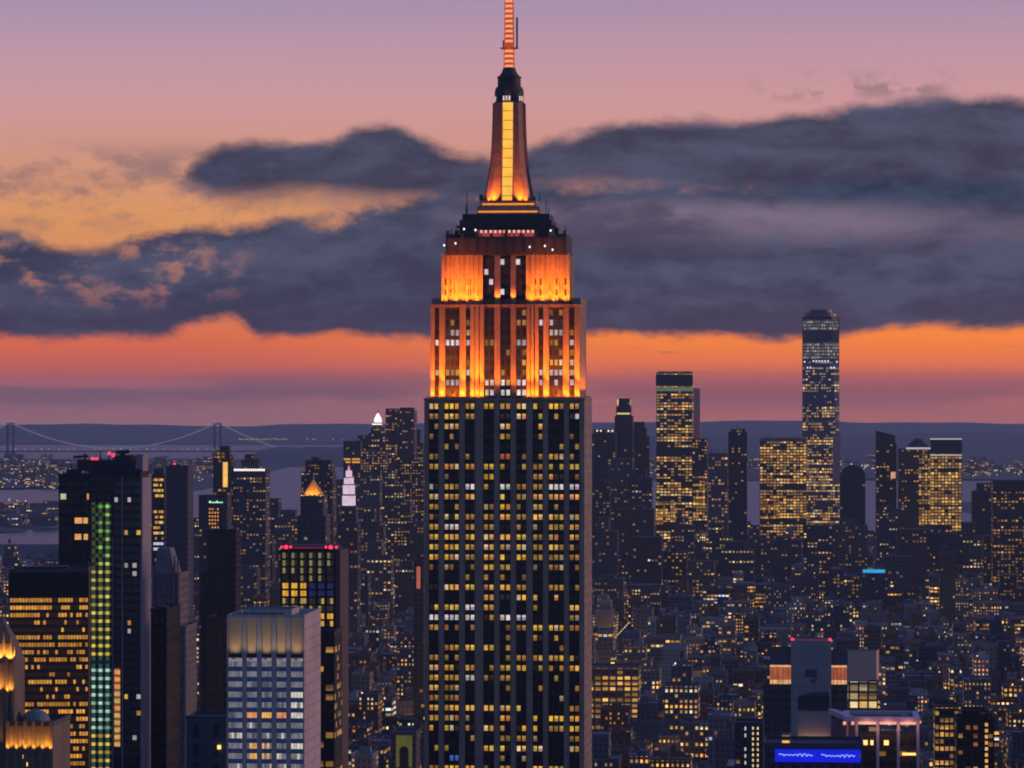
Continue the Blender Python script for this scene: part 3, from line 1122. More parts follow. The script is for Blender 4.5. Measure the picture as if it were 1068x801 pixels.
    for k in range(4):
        yy = -12 + k * 7.5
        flood(h1 + 1.8, yy, zt + 0.3, h1, yy, zt + 20, 16000, 80, FC)
        if k < 3:
            flood(lx(zz(640), c2) + 2.4, yy + 3, z1t + 0.3, lx(zz(640), c2), yy + 3, z1t + 10, 8000, 100, FC)
            flood(-h1 - 1.8, yy, zt + 0.3, -h1, yy, zt + 20, 16000, 80, FC)
            flood(lx(zz(150), c2) - 2.4, yy + 3, z1t + 0.3, lx(zz(150), c2), yy + 3, z1t + 10, 8000, 100, FC)
    for sx in (-1, 1):
        flood(sx * 4.9, -10.4, lz(213.4), sx * 4.6, -7.2, lz(180), 60000, 70, FC)
        flood(sx * 10.4, -6.2, lz(213.4), sx * 6.4, -5.0, lz(180), 40000, 70, FC)
        flood(sx * 7.6, -9.4, lz(213.4), sx * 5.6, -6.6, lz(182), 36000, 70, FC)

skyscraper()


# ================================================================== BRIDGE ACROSS THE NARROWS
def bridge():
    Y = 18600.0
    s = Y / F
    BM = plain("bridge_steel", (0.05, 0.056, 0.066), 0.6)
    root = bpy.data.objects.new("suspension_bridge", None)
    COL.objects.link(root)
    root.location = (0, Y, -drop(Y))
    tag(root, "hazy long suspension bridge across the bay, lights dotted along its deck", "bridge")
    zz = lambda q: EYE - (q - HY) * s + drop(Y)
    ztop, zdk = zz(440.5), zz(470.0)
    for px in (11.0, 227.0):
        b = MB()
        for off in (-3.1, 3.1):
            b.box((px - 534 + off) * s - 5.5, (px - 534 + off) * s + 5.5, -9, 9, 0, ztop, BM)
        for q, h in ((441, 9), (452, 7), (470, 9)):
            b.box((px - 534 - 2.0) * s, (px - 534 + 2.0) * s, -6, 6, zz(q) - h, zz(q), BM, bottom=True)
        b.box((px - 534 - 6) * s, (px - 534 + 6) * s, -16, 16, 0, 14, BM)
        t_ = b.build("tower", root)
        for off in (-3.1, 3.1):
            b = MB()
            b.cyl((px - 534 + off) * s, 0, 2.2, 2.2, ztop + 1, ztop + 5, RED, 8, bottom=True)
            b.build("red_beacon", t_)
    b = MB()
    b.box(-700 * s, (318 - 534) * s, -15, 15, zdk - 7, zdk, BM, bottom=True)
    b.build("deck", root)
    CAB = glow("lamplit_cable_glow", (0.62, 0.62, 0.74), 0.24, 0.1)  # cable glows by itself, standing for the lamplight that falls on it

    def cable(p0, q0, p1, q1, qm):
        for yy in (-14, 14):
            bb = MB()
            prev = None
            for k in range(33):
                t = k / 32
                q = q0 * (1 - t) + q1 * t + 4 * t * (1 - t) * (qm - (q0 + q1) / 2)
                pt = ((p0 + (p1 - p0) * t - 534) * s, yy, zz(q))
                if prev:
                    bb.bar(prev, pt, 2.5, CAB, 5)
                prev = pt
            bb.build("main_cable", root)
    cable(11, 440.5, 227, 440.5, 467.5)
    cable(227, 440.5, 300, 470, 457.5)
    cable(-62, 470, 11, 440.5, 457.5)
    b = MB()
    for k in range(90):
        px = -55 + k * 4.1
        if px < 318:
            q0 = next(((440.5 + 4 * t * (1 - t) * 27) for t in [(px - 11) / 216] if 0 <= t <= 1), 462)
            b.bar(((px - 534) * s, 14, zdk), ((px - 534) * s, 14, zz(min(469, q0))), 0.45, BM, 4)
    b.build("hanger_web", root)
    for k in range(24):
        px = 16 + k * 9.1 + rng.uniform(-2, 2)
        b = MB()
        b.cyl((px - 534) * s, -15, 1.5, 1.5, zdk + 6, zdk + 9, WARMLAMP if k % 3 else WHITELAMP, 6, bottom=True)
        b.bar(((px - 534) * s, -15, zdk), ((px - 534) * s, -15, zdk + 6), 0.4, BM, 4)
        b.build("deck_lamp", root)


bridge()


# ================================================================== NAMED TOWERS
def dark_tower():
    t = T("office_tower", "black tall tower with a column of green and yellow lit windows up its front", "tower", 60, 148, 1500)
    BK = facade(3.0, 3.7, 0.7, 0.6, 0.035, 0.6, 0.45, 0.6, 0.7, (0.028, 0.028, 0.034), (0.012, 0.014, 0.02))
    BKP = plain("black_wall", (0.03, 0.03, 0.035), 0.6, 0, 0.2, 0.4)
    PIER = plain("mauve_pier", (0.34, 0.28, 0.29), 0.8, 0, 0.1, 0.3)
    SP = plain("black_spandrel", (0.02, 0.022, 0.022), 0.35)
    t.box("wall", 60, 93, 497.5, 1.0, 17, BK)
    t.box("wall", 93.01, 147.4, 492, 0.4, 18, BK)
    t.box("side_pier", 147.5, 149.5, 498, -0.6, 18.5, PIER, parapet=False)
    for p, w, q in ((127.5, 1.2, 497), (117.6, 0.8, 560), (92.5, 0.8, 585)):
        t.box("mullion_pier", p, p + w, q, -0.5, 0.35, PIER, parapet=False)
    t.box("crown", 78, 118, 480, 4, 15, BKP, py0=491.5, parapet=False)
    t.box("crown", 118.2, 134, 475, 3, 15, BKP, py0=491.5, parapet=False)
    t.box("crown", 134.2, 140.8, 480, 3, 15, BKP, py0=491.5, parapet=False)
    t.box("stair_block", 141, 148.5, 474.5, 2, 14, PIER, py0=491.5, parapet=False)
    t.box("crown", 66, 77.8, 490, 6, 14, BKP, py0=497, parapet=False)
    for px, q0, q1 in ((70, 490, 484), (84, 480, 475), (101, 480, 470), (110, 480, 472), (122, 475, 469), (126, 475, 471), (138, 480, 475), (96, 480, 474)):
        b = MB()
        b.bar((t.x(px), 8, t.z(q0)), (t.x(px), 8, t.z(q1)), 0.35, DARK, 5, 0.2)
        b.build("antenna", t.root)
    b = MB()
    b.bar((t.x(71), 10, t.z(477)), (t.x(87), 10, t.z(476)), 0.55, DARK, 5)
    b.bar((t.x(83), 10, t.z(480)), (t.x(83), 10, t.z(473.5)), 0.5, DARK, 5)
    b.build("crane_jib", t.root)
    b = MB()
    b.bar((t.x(117), 9, t.z(472)), (t.x(131), 9, t.z(471)), 0.8, DARK, 5)
    b.bar((t.x(124), 9, t.z(476)), (t.x(124), 9, t.z(470)), 0.9, DARK, 6)
    b.build("window_washing_crane", t.root)
    for px, q in ((93, 479), (97, 479), (110.5, 473), (115, 475)):
        t.beacon(px, q, 7, 0.8)
    # the glowing column: three panes a floor, green above, gold, teal, gold again
    us = [0.0]
    wtot = t.x(116) - t.x(93.8)
    for k in range(3):
        us += [wtot * (k / 3 + 0.07), wtot * (k / 3 + 0.24)]
    us.append(wtot)
    fl = 8.55 * t.s
    vsz = [0.0]
    for r in range(36):
        vsz += [-(r * fl + fl * 0.3), -(r * fl + fl * 0.68)]

    def fn(i, j):
        if j % 2 == 0:
            return None if i % 2 == 0 else ((0.05, 0.06, 0.015) if j < 37 else (0.03, 0.07, 0.05))
        r = j // 2
        py = 524 + r * 8.55
        a = rng.uniform(0.4, 0.95)
        dot = i % 2 == 1
        if py < 585 and (i < 2 or rng.random() < 0.15):
            return (0.004, 0.008, 0.002)
        if 683 < py < 692:
            return (0, 0.01, 0.01)
        if py < 575:
            c = (0.34, 0.85, 0.16)
        elif py < 640:
            c = (0.85, 0.80, 0.16) if py > 590 else (0.6, 0.85, 0.2)
        elif py < 683:
            c = (0.95, 0.72, 0.10)
        elif py < 763:
            c = (0.62, 0.95, 0.72)
        else:
            c = (1.0, 0.72, 0.12)
        if not dot:
            c = (c[0] * 0.12, c[1] * 0.12, c[2] * 0.12) if not 692 < py < 763 else (0.03, 0.12, 0.11)
        return (c[0] * a, c[1] * a, c[2] * a)
    strip("lit_stairwell", t.root, (t.x(93.8), 0.36, t.z(524)), (1, 0, 0), (0, 0, 1), us, vsz, fn, SP).data.flip_normals()
    vs2 = [0.0]
    for r in range(11):
        vs2 += [-(r * fl * 0.88 + fl * 0.2), -(r * fl * 0.88 + fl * 0.72)]
    strip("lit_lobby_column", t.root, (t.x(118.6), 0.24, t.z(697)), (1, 0, 0), (0, 0, 1), [0, 0.3, 2.7, 3.0], vs2,
          lambda i, j: (None if i != 1 else ((0.25, 0.09, 0.03) if j % 2 == 0 else tuple(v * rng.uniform(0.6, 1.0) for v in (1.0, 0.46, 0.14)))), SP).data.flip_normals()
    vs3 = [0.0]
    for r in range(34):
        vs3 += [-(r * fl + fl * 0.2), -(r * fl + fl * 0.75)]
    for p0, p1, lo, pr in ((129.6, 137.2, 500, 0.10), (138, 147.5, 500, 0.12), (119, 126.8, 500, 0.02)):
        strip("window_column", t.root, (t.x(p0), 0.30, t.z(lo)), (1, 0, 0), (0, 0, 1), [0, 0.2, (t.x(p1) - t.x(p0)) * 0.5, (t.x(p1) - t.x(p0)) - 0.2, t.x(p1) - t.x(p0)], vs3,
              lambda i, j: (None if i not in (1, 2) or j % 2 == 0 else ((warm(0.8) if rng.random() < 0.5 else white(0.6)) if rng.random() < pr else (0.002, 0.003, 0.006))), SP).data.flip_normals()
    for p0, p1, q in ((62, 68, 515), (77, 85, 540), (86, 91, 540), (77, 84, 557), (86.5, 91, 557), (90, 92, 515)):
        strip("lit_window", t.root, (t.x(p0), 0.93, t.z(q)), (1, 0, 0), (0, 0, 1), [0, t.x(p1) - t.x(p0)], [0, -2.4],
              lambda i, j: ((0.45, 0.6, 0.3) if q == 515 and p0 < 70 else (0.9, 0.42, 0.12)), SP).data.flip_normals()


dark_tower()


def amber_office():
    t = T("office_block", "brown office block, every floor glowing amber, wide black band at its roof", "office", 10, 92, 1200, None, 4.5)
    BR = plain("brown_wall", (0.055, 0.032, 0.02), 0.7, 0, 0.2, 0.4)
    SP = plain("brown_spandrel", (0.09, 0.045, 0.02), 0.6, 0, 0.4, 0.4)
    t.box("wall", 10, 92, 597, 0.25, 20, BR, parapet=True)
    t.box("louvre_band", 9.6, 92.4, 598, -0.1, 0.22, plain("black_louvre", (0.015, 0.013, 0.012), 0.6), py0=621, parapet=False)
    t.box("bulkhead", 30, 70, 592, 6, 16, BR, py0=596.9, parapet=False)
    fl = 7.75
    q = 622.5
    n = 26
    r = 0
    while q < 812:
        skip = r in (3, 4) or rng.random() < 0.10
        left_on = rng.random() < 0.85
        us, w = [0.0], t.x(91.5) - t.x(10.5)
        for k in range(n):
            us += [w * (k + 0.14) / n, w * (k + 0.90) / n]
        us.append(w)
        cut = rng.randrange(8, 18)
        base = rng.uniform(0.55, 1.15)

        def fn(i, j):
            if i % 2 == 0 or j != 1:
                return None
            k = i // 2
            on = 0.22 if skip else (0.96 if (k < cut) == left_on else 0.62)
            if rng.random() > on:
                return (0.02, 0.008, 0.002)
            a = base * rng.uniform(0.6, 1.1)
            return (a, a * rng.uniform(0.36, 0.48), a * rng.uniform(0.03, 0.08))
        strip("window_band", t.root, (t.x(10.5), 0.2, t.z(q)), (1, 0, 0), (0, 0, 1), us, [0, -0.45, -1.75, -fl * t.s], fn, SP).data.flip_normals()
        q += fl
        r += 1


amber_office()


def gilded_tower():
    t = T("ornate_tower", "ornate stone tower with gold lit pointed crown and a domed lower wing", "tower", -24, 56, 900)
    ST = stone("gilded_stone", (0.20, 0.15, 0.10), 0.45)
    CU = plain("verdigris_copper", (0.16, 0.22, 0.2), 0.6, 0, 0.6, 0.5)
    t.box("wall", 6, 56, 757, 0, 20, ST, parapet=True)
    t.box("upper_tower", -24, 14.5, 692, 1, 12, ST, parapet=False)
    for k in range(6):
        p = 6.3 + k * 9.2
        t.box("buttress", p, p + 3.4, 752, -0.5, -0.003, ST, py0=812, parapet=False)
    for p in (-23, -8, 5, 11.5):
        t.box("buttress", p, p + 2.8, 688, 0.4, 0.997, ST, py0=812, parapet=False)
    b = MB()
    a, c = t.x(-24), t.x(14.5)
    b.poly_prism([(a, 1), (c, 1), (c, 12), (a, 12)], t.z(691.9), t.z(672), ST, ST, [(t.x(-16), 2.5), (t.x(10), 2.5), (t.x(10), 10), (t.x(-16), 10)])
    b.poly_prism([(t.x(-16), 2.5), (t.x(10), 2.5), (t.x(10), 10), (t.x(-16), 10)], t.z(671.9), t.z(645), ST, ST, [(t.x(-4), 6), (t.x(-3), 6), (t.x(-3), 6.6), (t.x(-4), 6.6)])
    b.build("pointed_roof", t.root)
    for p, q in ((10, 668), (13.5, 690 - 12), (-10, 662), (2, 664)):
        b = MB()
        b.cyl(t.x(p), 1.8, 0.5, 0.05, t.z(q + 16), t.z(q - 4), ST, 6)
        b.build("pinnacle", t.root)
    b = MB()
    prof = [(1.0, 0), (0.96, 0.3), (0.82, 0.6), (0.55, 0.85), (0.1, 1.0)]
    rr, z0, hh = t.x(47) - t.x(31), t.z(756.9), t.z(742) - t.z(757)
    for (r0, h0), (r1, h1) in zip(prof, prof[1:]):
        b.cyl(t.x(31), 7, rr * r0, rr * r1, z0 + hh * h0, z0 + hh * h1, CU, 18)
    b.build("dome", t.root)
    t.box("roof_terrace", 9, 54, 753.5, -0.2, 1.6, plain("terrace_dark", (0.02, 0.02, 0.022), 0.8), py0=757, parapet=False)
    for px, q in ((24, 772), (24, 787), (26, 795)):
        b = MB()
        b.box(t.x(px), t.x(px + 3), -0.06, -0.03, t.z(q + 4), t.z(q), WARMLAMP, bottom=True)
        b.build("lit_window", t.root)

    def spot(x, y, z, tx, ty, tz, e, part):
        b = MB()
        b.box(x - 0.15, x + 0.15, y - 0.15, y + 0.15, z - 0.3, z, DARK, bottom=True)
        fo = b.build("floodlight", t.root)
        ld = bpy.data.lights.new("floodlight_beam", 'SPOT')
        ld.energy, ld.color, ld.spot_size, ld.spot_blend, ld.shadow_soft_size = e, (1.0, 0.42, 0.05), R(100), 0.8, 0.15
        lo = bpy.data.objects.new("floodlight_beam", ld)
        COL.objects.link(lo)
        lo.parent = fo
        lo.location = (x, y, z + 0.2)
        lo.rotation_euler = (Vector((tx, ty, tz)) - Vector((x, y, z))).to_track_quat('-Z', 'Y').to_euler()
    for p in (9.5, 18.5, 28, 37, 46.5, 53):
        spot(t.x(p), -1.5, t.z(783), t.x(p), 0, t.z(768), 1050, "wall")
    for p in (-17, -3, 9):
        spot(t.x(p), -0.3, t.z(724), t.x(p), 1, t.z(703), 2000, "upper")
        spot(t.x(p), 0.2, t.z(689), t.x(p), 5, t.z(660), 3600, "crown")


gilded_tower()


def slab_and_stone():
    DK = facade(3.2, 3.6, 0.6, 0.5, 0.04, 0.2, 0.7, 0.5, 0.9, (0.018, 0.017, 0.018), (0.01, 0.01, 0.012))
    t = T("slab_tower", "slim black slab with one red roof light, scattered white lit windows", "tower", 157, 174, 1250)
    t.box("wall", 157.2, 174, 638, 0, 26, DK)
    t.beacon(170.5, 637, 1.0, 0.55)
    t.box("bulkhead", 160, 168, 634, 8, 16, DARK, py0=637.8, parapet=False)
    ST = facade(2.6, 3.6, 0.4, 0.55, 0.035, 0.3, 0.4, 0.5, 0.7, (0.17, 0.145, 0.145))
    STP = plain("brown_stone", (0.21, 0.175, 0.17), 0.85)
    t = T("stone_tower", "slender brown stone tower stepping in to a narrow gabled top", "tower", 158, 194, 1750)
    t.box("wall", 158, 194, 655, 0, 30, ST)
    t.box("middle_tier", 160, 187, 600, 0.6, 26, ST, py0=654.9)
    b = MB()
    z0, z1 = t.z(599.9), t.z(572)
    b.poly_prism([(t.x(160), 0.6), (t.x(182), 0.6), (t.x(182), 20), (t.x(160), 20)], z0, z1, STP, STP, [(t.x(163), 3), (t.x(176), 3), (t.x(176), 14), (t.x(163), 14)])
    b.build("gabled_top", t.root)
    for p, q in ((159.4, 590), (185.6, 585), (182, 580), (192.4, 650)):
        t.box("corner_pier", p - 0.9, p + 0.9, q, -0.4, 1.2, STP, parapet=False)


slab_and_stone()


def striped_tower():
    t = T("office_tower", "pale tower striped with white and blue windows under tall tan louvre slots", "tower", 236, 318, 1150)
    FR = plain("pale_concrete", (0.50, 0.44, 0.39), 0.75, 0, 0.15, 0.2)
    TAN = plain("tan_louvre", (0.70, 0.47, 0.25), 0.7, 0, 0.3, 0.2)
    SIDE = facade(3.0, 3.6, 0.5, 0.10, 0.04, 0.4, 0.3, 0.4, 0.9, (0.56, 0.43, 0.42), (0.3, 0.22, 0.21))
    SP = plain("blue_spandrel", (0.18, 0.25, 0.45), 0.3, 0, 0.3, 0.2)
    b = MB()
    x0, x1 = t.x(236.3), t.x(317.7)
    zt = t.z(643)
    b.box(x0, x1, 0.7, 37, 0, zt - 1.2, SIDE, ROOFS[2])
    b.build("wall", t.root)
    b = MB()
    b.ring(x0, x1, 0.7, 37, zt - 1.19, zt + 0.5, 0.6, FR)
    b.build("parapet", t.root)
    piers = [(236.2, 237.6), (252.3, 257), (267.8, 272.8), (283.2, 288.4), (298.6, 303.4), (316.2, 317.8)]
    slots = [(237.6, 252.3), (257, 267.8), (272.8, 283.2), (288.4, 298.6), (303.4, 316.2)]
    for p0, p1 in piers:
        t.box("pier", p0, p1, 644, 0.0, 0.69, FR, parapet=False)
    for k, (p0, p1) in enumerate(slots):
        b = MB()
        xa, xb = t.x(p0) + 0.01, t.x(p1) - 0.01
        zb = t.z(682)
        f0, f1 = 0.25, 0.05
        b.poly_prism([(xa + 0.3, 0.3), (xb - 0.3, 0.3), (xb - 0.3, 0.69), (xa + 0.3, 0.69)], zb, zt - 0.3, TAN, TAN, [(xa, 0.1), (xb, 0.1), (xb, 0.69), (xa, 0.69)], True)
        b.build("louvre", t.root)
        b = MB()
        b.box(xa, xb, 0.55, 0.685, t.z(686.4), zb - 0.01, DARK, bottom=True)
        b.build("shadow_slot", t.root)
        b = MB()
        xm_ = (xa + xb) / 2
        b.box(xm_ - 0.6, xm_ + 0.6, -2.6, -2.3, zb - 1.6, zb - 1.3, DARK, bottom=True)
        for sx in (-0.5, 0.5):
            b.bar((xm_ + sx, 0.55, zb - 0.9), (xm_ + sx, -2.4, zb - 1.45), 0.05, STEEL, 4)
        la = b.build("added_louvre_lamp", t.root)  # unseen bracket lamp, added to brighten the louvre above it
        ld = bpy.data.lights.new("added_louvre_lamp_light", 'SPOT')
        ld.energy, ld.color, ld.spot_size, ld.spot_blend, ld.shadow_soft_size = 620, (1.0, 0.74, 0.48), R(105), 1.0, 0.3
        lo = bpy.data.objects.new("added_louvre_lamp_light", ld)
        COL.objects.link(lo)
        lo.parent = la
        lo.location = (xm_, -2.45, zb - 1.2)
        lo.rotation_euler = (Vector((xm_, 0.1, zb + 8)) - Vector(lo.location)).to_track_quat('-Z', 'Y').to_euler()
        us = [0.0, 0.15, (xb - xa) - 0.15, xb - xa]
        n = 11
        vsz, q = [0.0], 0.0
        for r in range(16):
            vsz += [-(r * 10.7 + 3.2) * t.s, -(r * 10.7 + 9.0) * t.s]
        us = [0.0]
        m_ = 4 if xb - xa < 4 else 5
        for c in range(m_):
            us += [(xb - xa) * (c + 0.06) / m_, (xb - xa) * (c + 0.94) / m_]
        us.append(xb - xa)

        def fn(i, j, k=k):
            if j % 2 == 0:
                r = j // 2
                if i % 2 == 1 and r == 0:
                    return (0.30, 0.27, 0.31)
                a = rng.uniform(0.45, 0.6)
                return None
            if i % 2 == 0:
                return (0.10, 0.11, 0.15)
            r = j // 2
            a = rng.uniform(0.75, 1.1)
            if r == 5 and 1 <= k <= 3:
                return (0.95 * a, 0.34 * a, 0.12 * a) if k != 2 else (1.1 * a, 0.55 * a, 0.1 * a)
            if r in (8, 9) and k in (1, 2) and rng.random() < 0.5:
                return (1.0 * a, 0.5 * a, 0.12 * a)
            if r >= 6 and rng.random() < 0.16:
                return (0.75 * a, 0.62 * a, 0.5 * a)
            if k == 4 and r in (3, 4, 5, 8) and rng.random() < 0.75:
                return (0.75 * a, 0.68 * a, 0.55 * a)
            return (0.21 * a, 0.20 * a, 0.22 * a) if rng.random() < 0.85 else (0.10 * a, 0.11 * a, 0.15 * a)
        strip("window_column", t.root, (xa, 0.62, t.z(686.5)), (1, 0, 0), (0, 0, 1), us, vsz, fn, SP).data.flip_normals()
    b = MB()
    b.box(t.x(248), t.x(300), 9, 26, zt - 1.19, zt + 1.8, FR, ROOFS[0])
    b.build("bulkhead", t.root)
    for k in range(5):
        b = MB()
        b.cyl(t.x(252 + k * 10), 6, 1.2, 1.2, zt - 1.19, zt + 0.9, STEEL, 10)
        b.build("cooling_unit", t.root)


striped_tower()


def ribbed_tower():
    t = T("office_tower", "black ribbed tower with red corner lights and yellow and blue lit panels", "tower", 292, 351, 1500)
    BK = plain("black_rib", (0.02, 0.018, 0.018), 0.5)
    BR = plain("brown_pier", (0.12, 0.075, 0.07), 0.8)
    t.box("wall", 292.2, 349, 573, 0.6, 24, BK, parapet=False)
    t.box("crown", 293, 348, 569.5, 1.2, 22, BK, py0=572.9, parapet=False)
    t.box("corner_pier", 349.1, 355, 574, 0.1, 26, BR, parapet=False)
    SP = plain("black_spandrel", (0.02, 0.022, 0.022), 0.35)
    xs = [292.6 + k * 9.4 for k in range(7)]
    fl = 7.9
    for k in range(7):
        t.box("rib", xs[k] - 1.2 if k else 292, xs[k] + 1.2, 573.2, 0, 0.59, BK, parapet=False)
    for k in range(6):
        xa, xb = t.x(xs[k] + 1.22), t.x(xs[k + 1] - 1.22)
        w = xb - xa
        us = [0, w * 0.06, w * 0.48, w * 0.52, w * 0.94, w]
        vsz = [0.0]
        for r in range(30):
            vsz += [-(r * fl + 1.6) * t.s, -(r * fl + 7.3) * t.s]

        def fn(i, j, k=k):
            if j % 2 == 0:
                return None
            if i not in (1, 3):
                return None
            py = 575 + (j // 2) * fl
            a = rng.uniform(0.7, 1.1)
            if py < 590:
                return (0.24 * a, 0.22 * a, 0.08 * a) if i == 1 and rng.random() < 0.75 else (0.02, 0.02, 0.015)
            if py < 600:
                return (0.30 * a, 0.22 * a, 0.08 * a) if i == 1 and rng.random() < 0.6 else (0.012, 0.012, 0.014)
            if py < 618:
                return (1.0 * a, 0.50 * a, 0.04 * a) if k < 3 else (0.012, 0.022, 0.10)
            if py < 632:
                return (0.5 * a, 0.34 * a, 0.10 * a) if rng.random() < 0.55 else (0.03, 0.025, 0.012)
            if py < 645:
                return (1.0 * a, 0.45 * a, 0.06 * a)
            return (1.0 * a, 0.55 * a, 0.08 * a) if rng.random() < 0.45 else (0.01, 0.014, 0.02)
        strip("window_column", t.root, (xa, 0.55, t.z(575)), (1, 0, 0), (0, 0, 1), us, vsz, fn, SP).data.flip_normals()
    for p in (293.5, 298, 303, 340, 345, 351):
        t.beacon(p, 570.5 if p < 310 or p > 338 else 571, 0.2, 0.95 if p in (298, 345) else 0.6)
    b = MB()
    b.box(t.x(306), t.x(337), 0.2, 0.5, t.z(572), t.z(570.6), glow("dim_red", (0.5, 0.04, 0.09), 0.35), bottom=True)
    b.build("red_parapet_light", t.root)


ribbed_tower()


# ---- the generic lit towers of the mid distance and downtown: (label, px0, px1, tiers [(px0, px1, py)], Y, facade)
def simple(name, label, cat, px0, px1, tiers, Y, m, depth=None, group=None):
    t = T(name, label, cat, px0, px1, Y, group)
    prev = None
    w = (px1 - px0) * t.s
    depth = depth or min(60, max(22, w * 0.9))
    for k, (a, c, q) in enumerate(tiers):
        ins = depth * 0.5 * (1 - (c - a) / (px1 - px0)) * 0.6
        t.box("wall" if k == 0 else "upper_tier", a, c, q, ins, depth - ins, m, py0=prev, parapet=(Y < 3400))
        prev = q - 0.02
    t.depth = depth
    return t


NAVY = (0.055, 0.06, 0.075)
SLATE = (0.085, 0.085, 0.095)
BROWN = (0.095, 0.07, 0.06)
f_sparse = lambda wall, lit=0.16, p=1.0, bay=3.6, fl=3.6: facade(bay, fl, 0.55, 0.5, lit * 1.6, 0.45, 0.42, 0.6, p, wall)
f_far = lambda wall, lit=0.2, p=1.15, bay=4.6, fl=4.4: facade(bay, fl, 0.62, 0.55, lit * 1.5, 0.5, 0.42, 0.6, p, wall)

t = simple("lit_tower", "narrow tower with stacked yellow windows beside a plain blue slab", "tower", 158, 172, [(158, 172, 496), (160, 170, 490)], 2600,
           facade(3.4, 3.6, 0.8, 0.6, 0.0, 0.5, 0.4, 0.4, 1.0, SLATE))
SPD = plain("dark_spandrel", (0.03, 0.03, 0.033), 0.5)
w_ = t.x(170.5) - t.x(160)
strip("glazed_front", t.root, (t.x(160), -0.05, t.z(499)), (1, 0, 0), (0, 0, 1), [w_ * k / 6 for k in range(7)], [0] + [-(k + 1) * 1.9 for k in range(32)],
      lambda i, j: None if j % 2 else (warm(1.0) if (j < 7 or 11 < j < 21) and rng.random() < 0.8 else ((0.6, 0.65, 0.95) if j in (24, 26) else (warm(0.6) if rng.random() < 0.15 else (0, 0, 0)))),
      SPD).data.flip_normals()
t = simple("slab_tower", "plain blue grey slab without lit windows, flat roof below the bridge", "tower", 173, 196, [(173, 196, 487.5)], 2500,
           facade(2.4, 3.6, 0.4, 0.7, 0.0, 0.5, 0.4, 0.4, 1.0, (0.07, 0.075, 0.095)))
t.box("bulkhead", 177, 186, 484.8, 6, 14, DARK, py0=487.4, parapet=False)
t.beacon(180, 484, 7, 0.9)
t = simple("lit_tower", "narrow capped tower with a golden lit column, below the bridge pier", "tower", 222, 241, [(222, 241, 478), (225, 240, 470), (229, 238, 465)], 4200,
           facade(6, 4.2, 0.62, 0.62, 0.30, 0.2, 0.35, 0.3, 1.0, (0.06, 0.05, 0.045)))
b = MB()
b.quad([(t.x(232.5), -0.1, t.z(508)), (t.x(237.5), -0.1, t.z(508)), (t.x(237.5), -0.1, t.z(482)), (t.x(232.5), -0.1, t.z(482))], glow("gold_atrium", (1.0, 0.55, 0.1), 1.0, 0.5, 0.12))
b.build("glowing_atrium", t.root)
t = simple("office_tower", "dark stepped tower with a white lit cornice around its roof", "tower", 243, 277, [(243, 277, 490), (251, 269, 479), (254, 264, 474)], 4200, f_sparse(NAVY, 0.22))
b = MB()
for k in range(15):
    b.box(t.x(244 + k * 2.2), t.x(245.4 + k * 2.2), -0.5, -0.1, t.z(491.2), t.z(489), WHITELAMP, bottom=True)
b.build("lit_cornice", t.root)
t = simple("office_block", "dark block with a small green lit roof sign and orange windows", "office", 207, 237, [(207, 237, 518)], 3000, f_sparse(NAVY, 0.10))
b = MB()
b.box(t.x(216), t.x(235), -0.5, -0.2, t.z(525.5), t.z(520), plain("sign_green", (0.02, 0.16, 0.07), 0.5), bottom=True)
sg = b.build("roof_sign", t.root)
GL = glow("sign_letter_green", (0.5, 1.0, 0.62), 1.3, 0.1)
for k in range(6):          # the lettering is too small in the photo to read
    b = MB()
    xx = t.x(218.2 + k * 2.5)
    b.box(xx, xx + 1.4, -0.6, -0.52, t.z(524.6), t.z(523.4 if k % 3 else 522.4), GL, bottom=True)
    b.build("letter", sg)
wsg = t.x(229.5) - t.x(218)
strip("lit_bay", t.root, (t.x(218), -0.1, t.z(530)), (1, 0, 0), (0, 0, 1), [wsg * k / 8 for k in range(9)], [-(k) * 1.5 for k in range(18)],
      lambda i, j: None if j % 2 or i % 2 else ((1.0, 0.4, 0.08) if rng.random() < 0.8 else (0.1, 0.03, 0)), SPD).data.flip_normals()
t = simple("dark_block", "windowless black block standing between lit towers, striped below", "building", 209, 246, [(209, 246, 600), (216, 246, 555)], 2300,
           facade(40, 4.0, 0.96, 0.4, 0.0, 0.3, 0.4, 0.4, 0.9, (0.02, 0.02, 0.024)))
t = simple("office_tower", "dark flat crowned tower directly behind the golden pyramid roof", "tower", 314, 347, [(314, 347, 492), (318, 345, 480), (324, 332, 477)], 4500, f_sparse((0.045, 0.045, 0.055), 0.2))

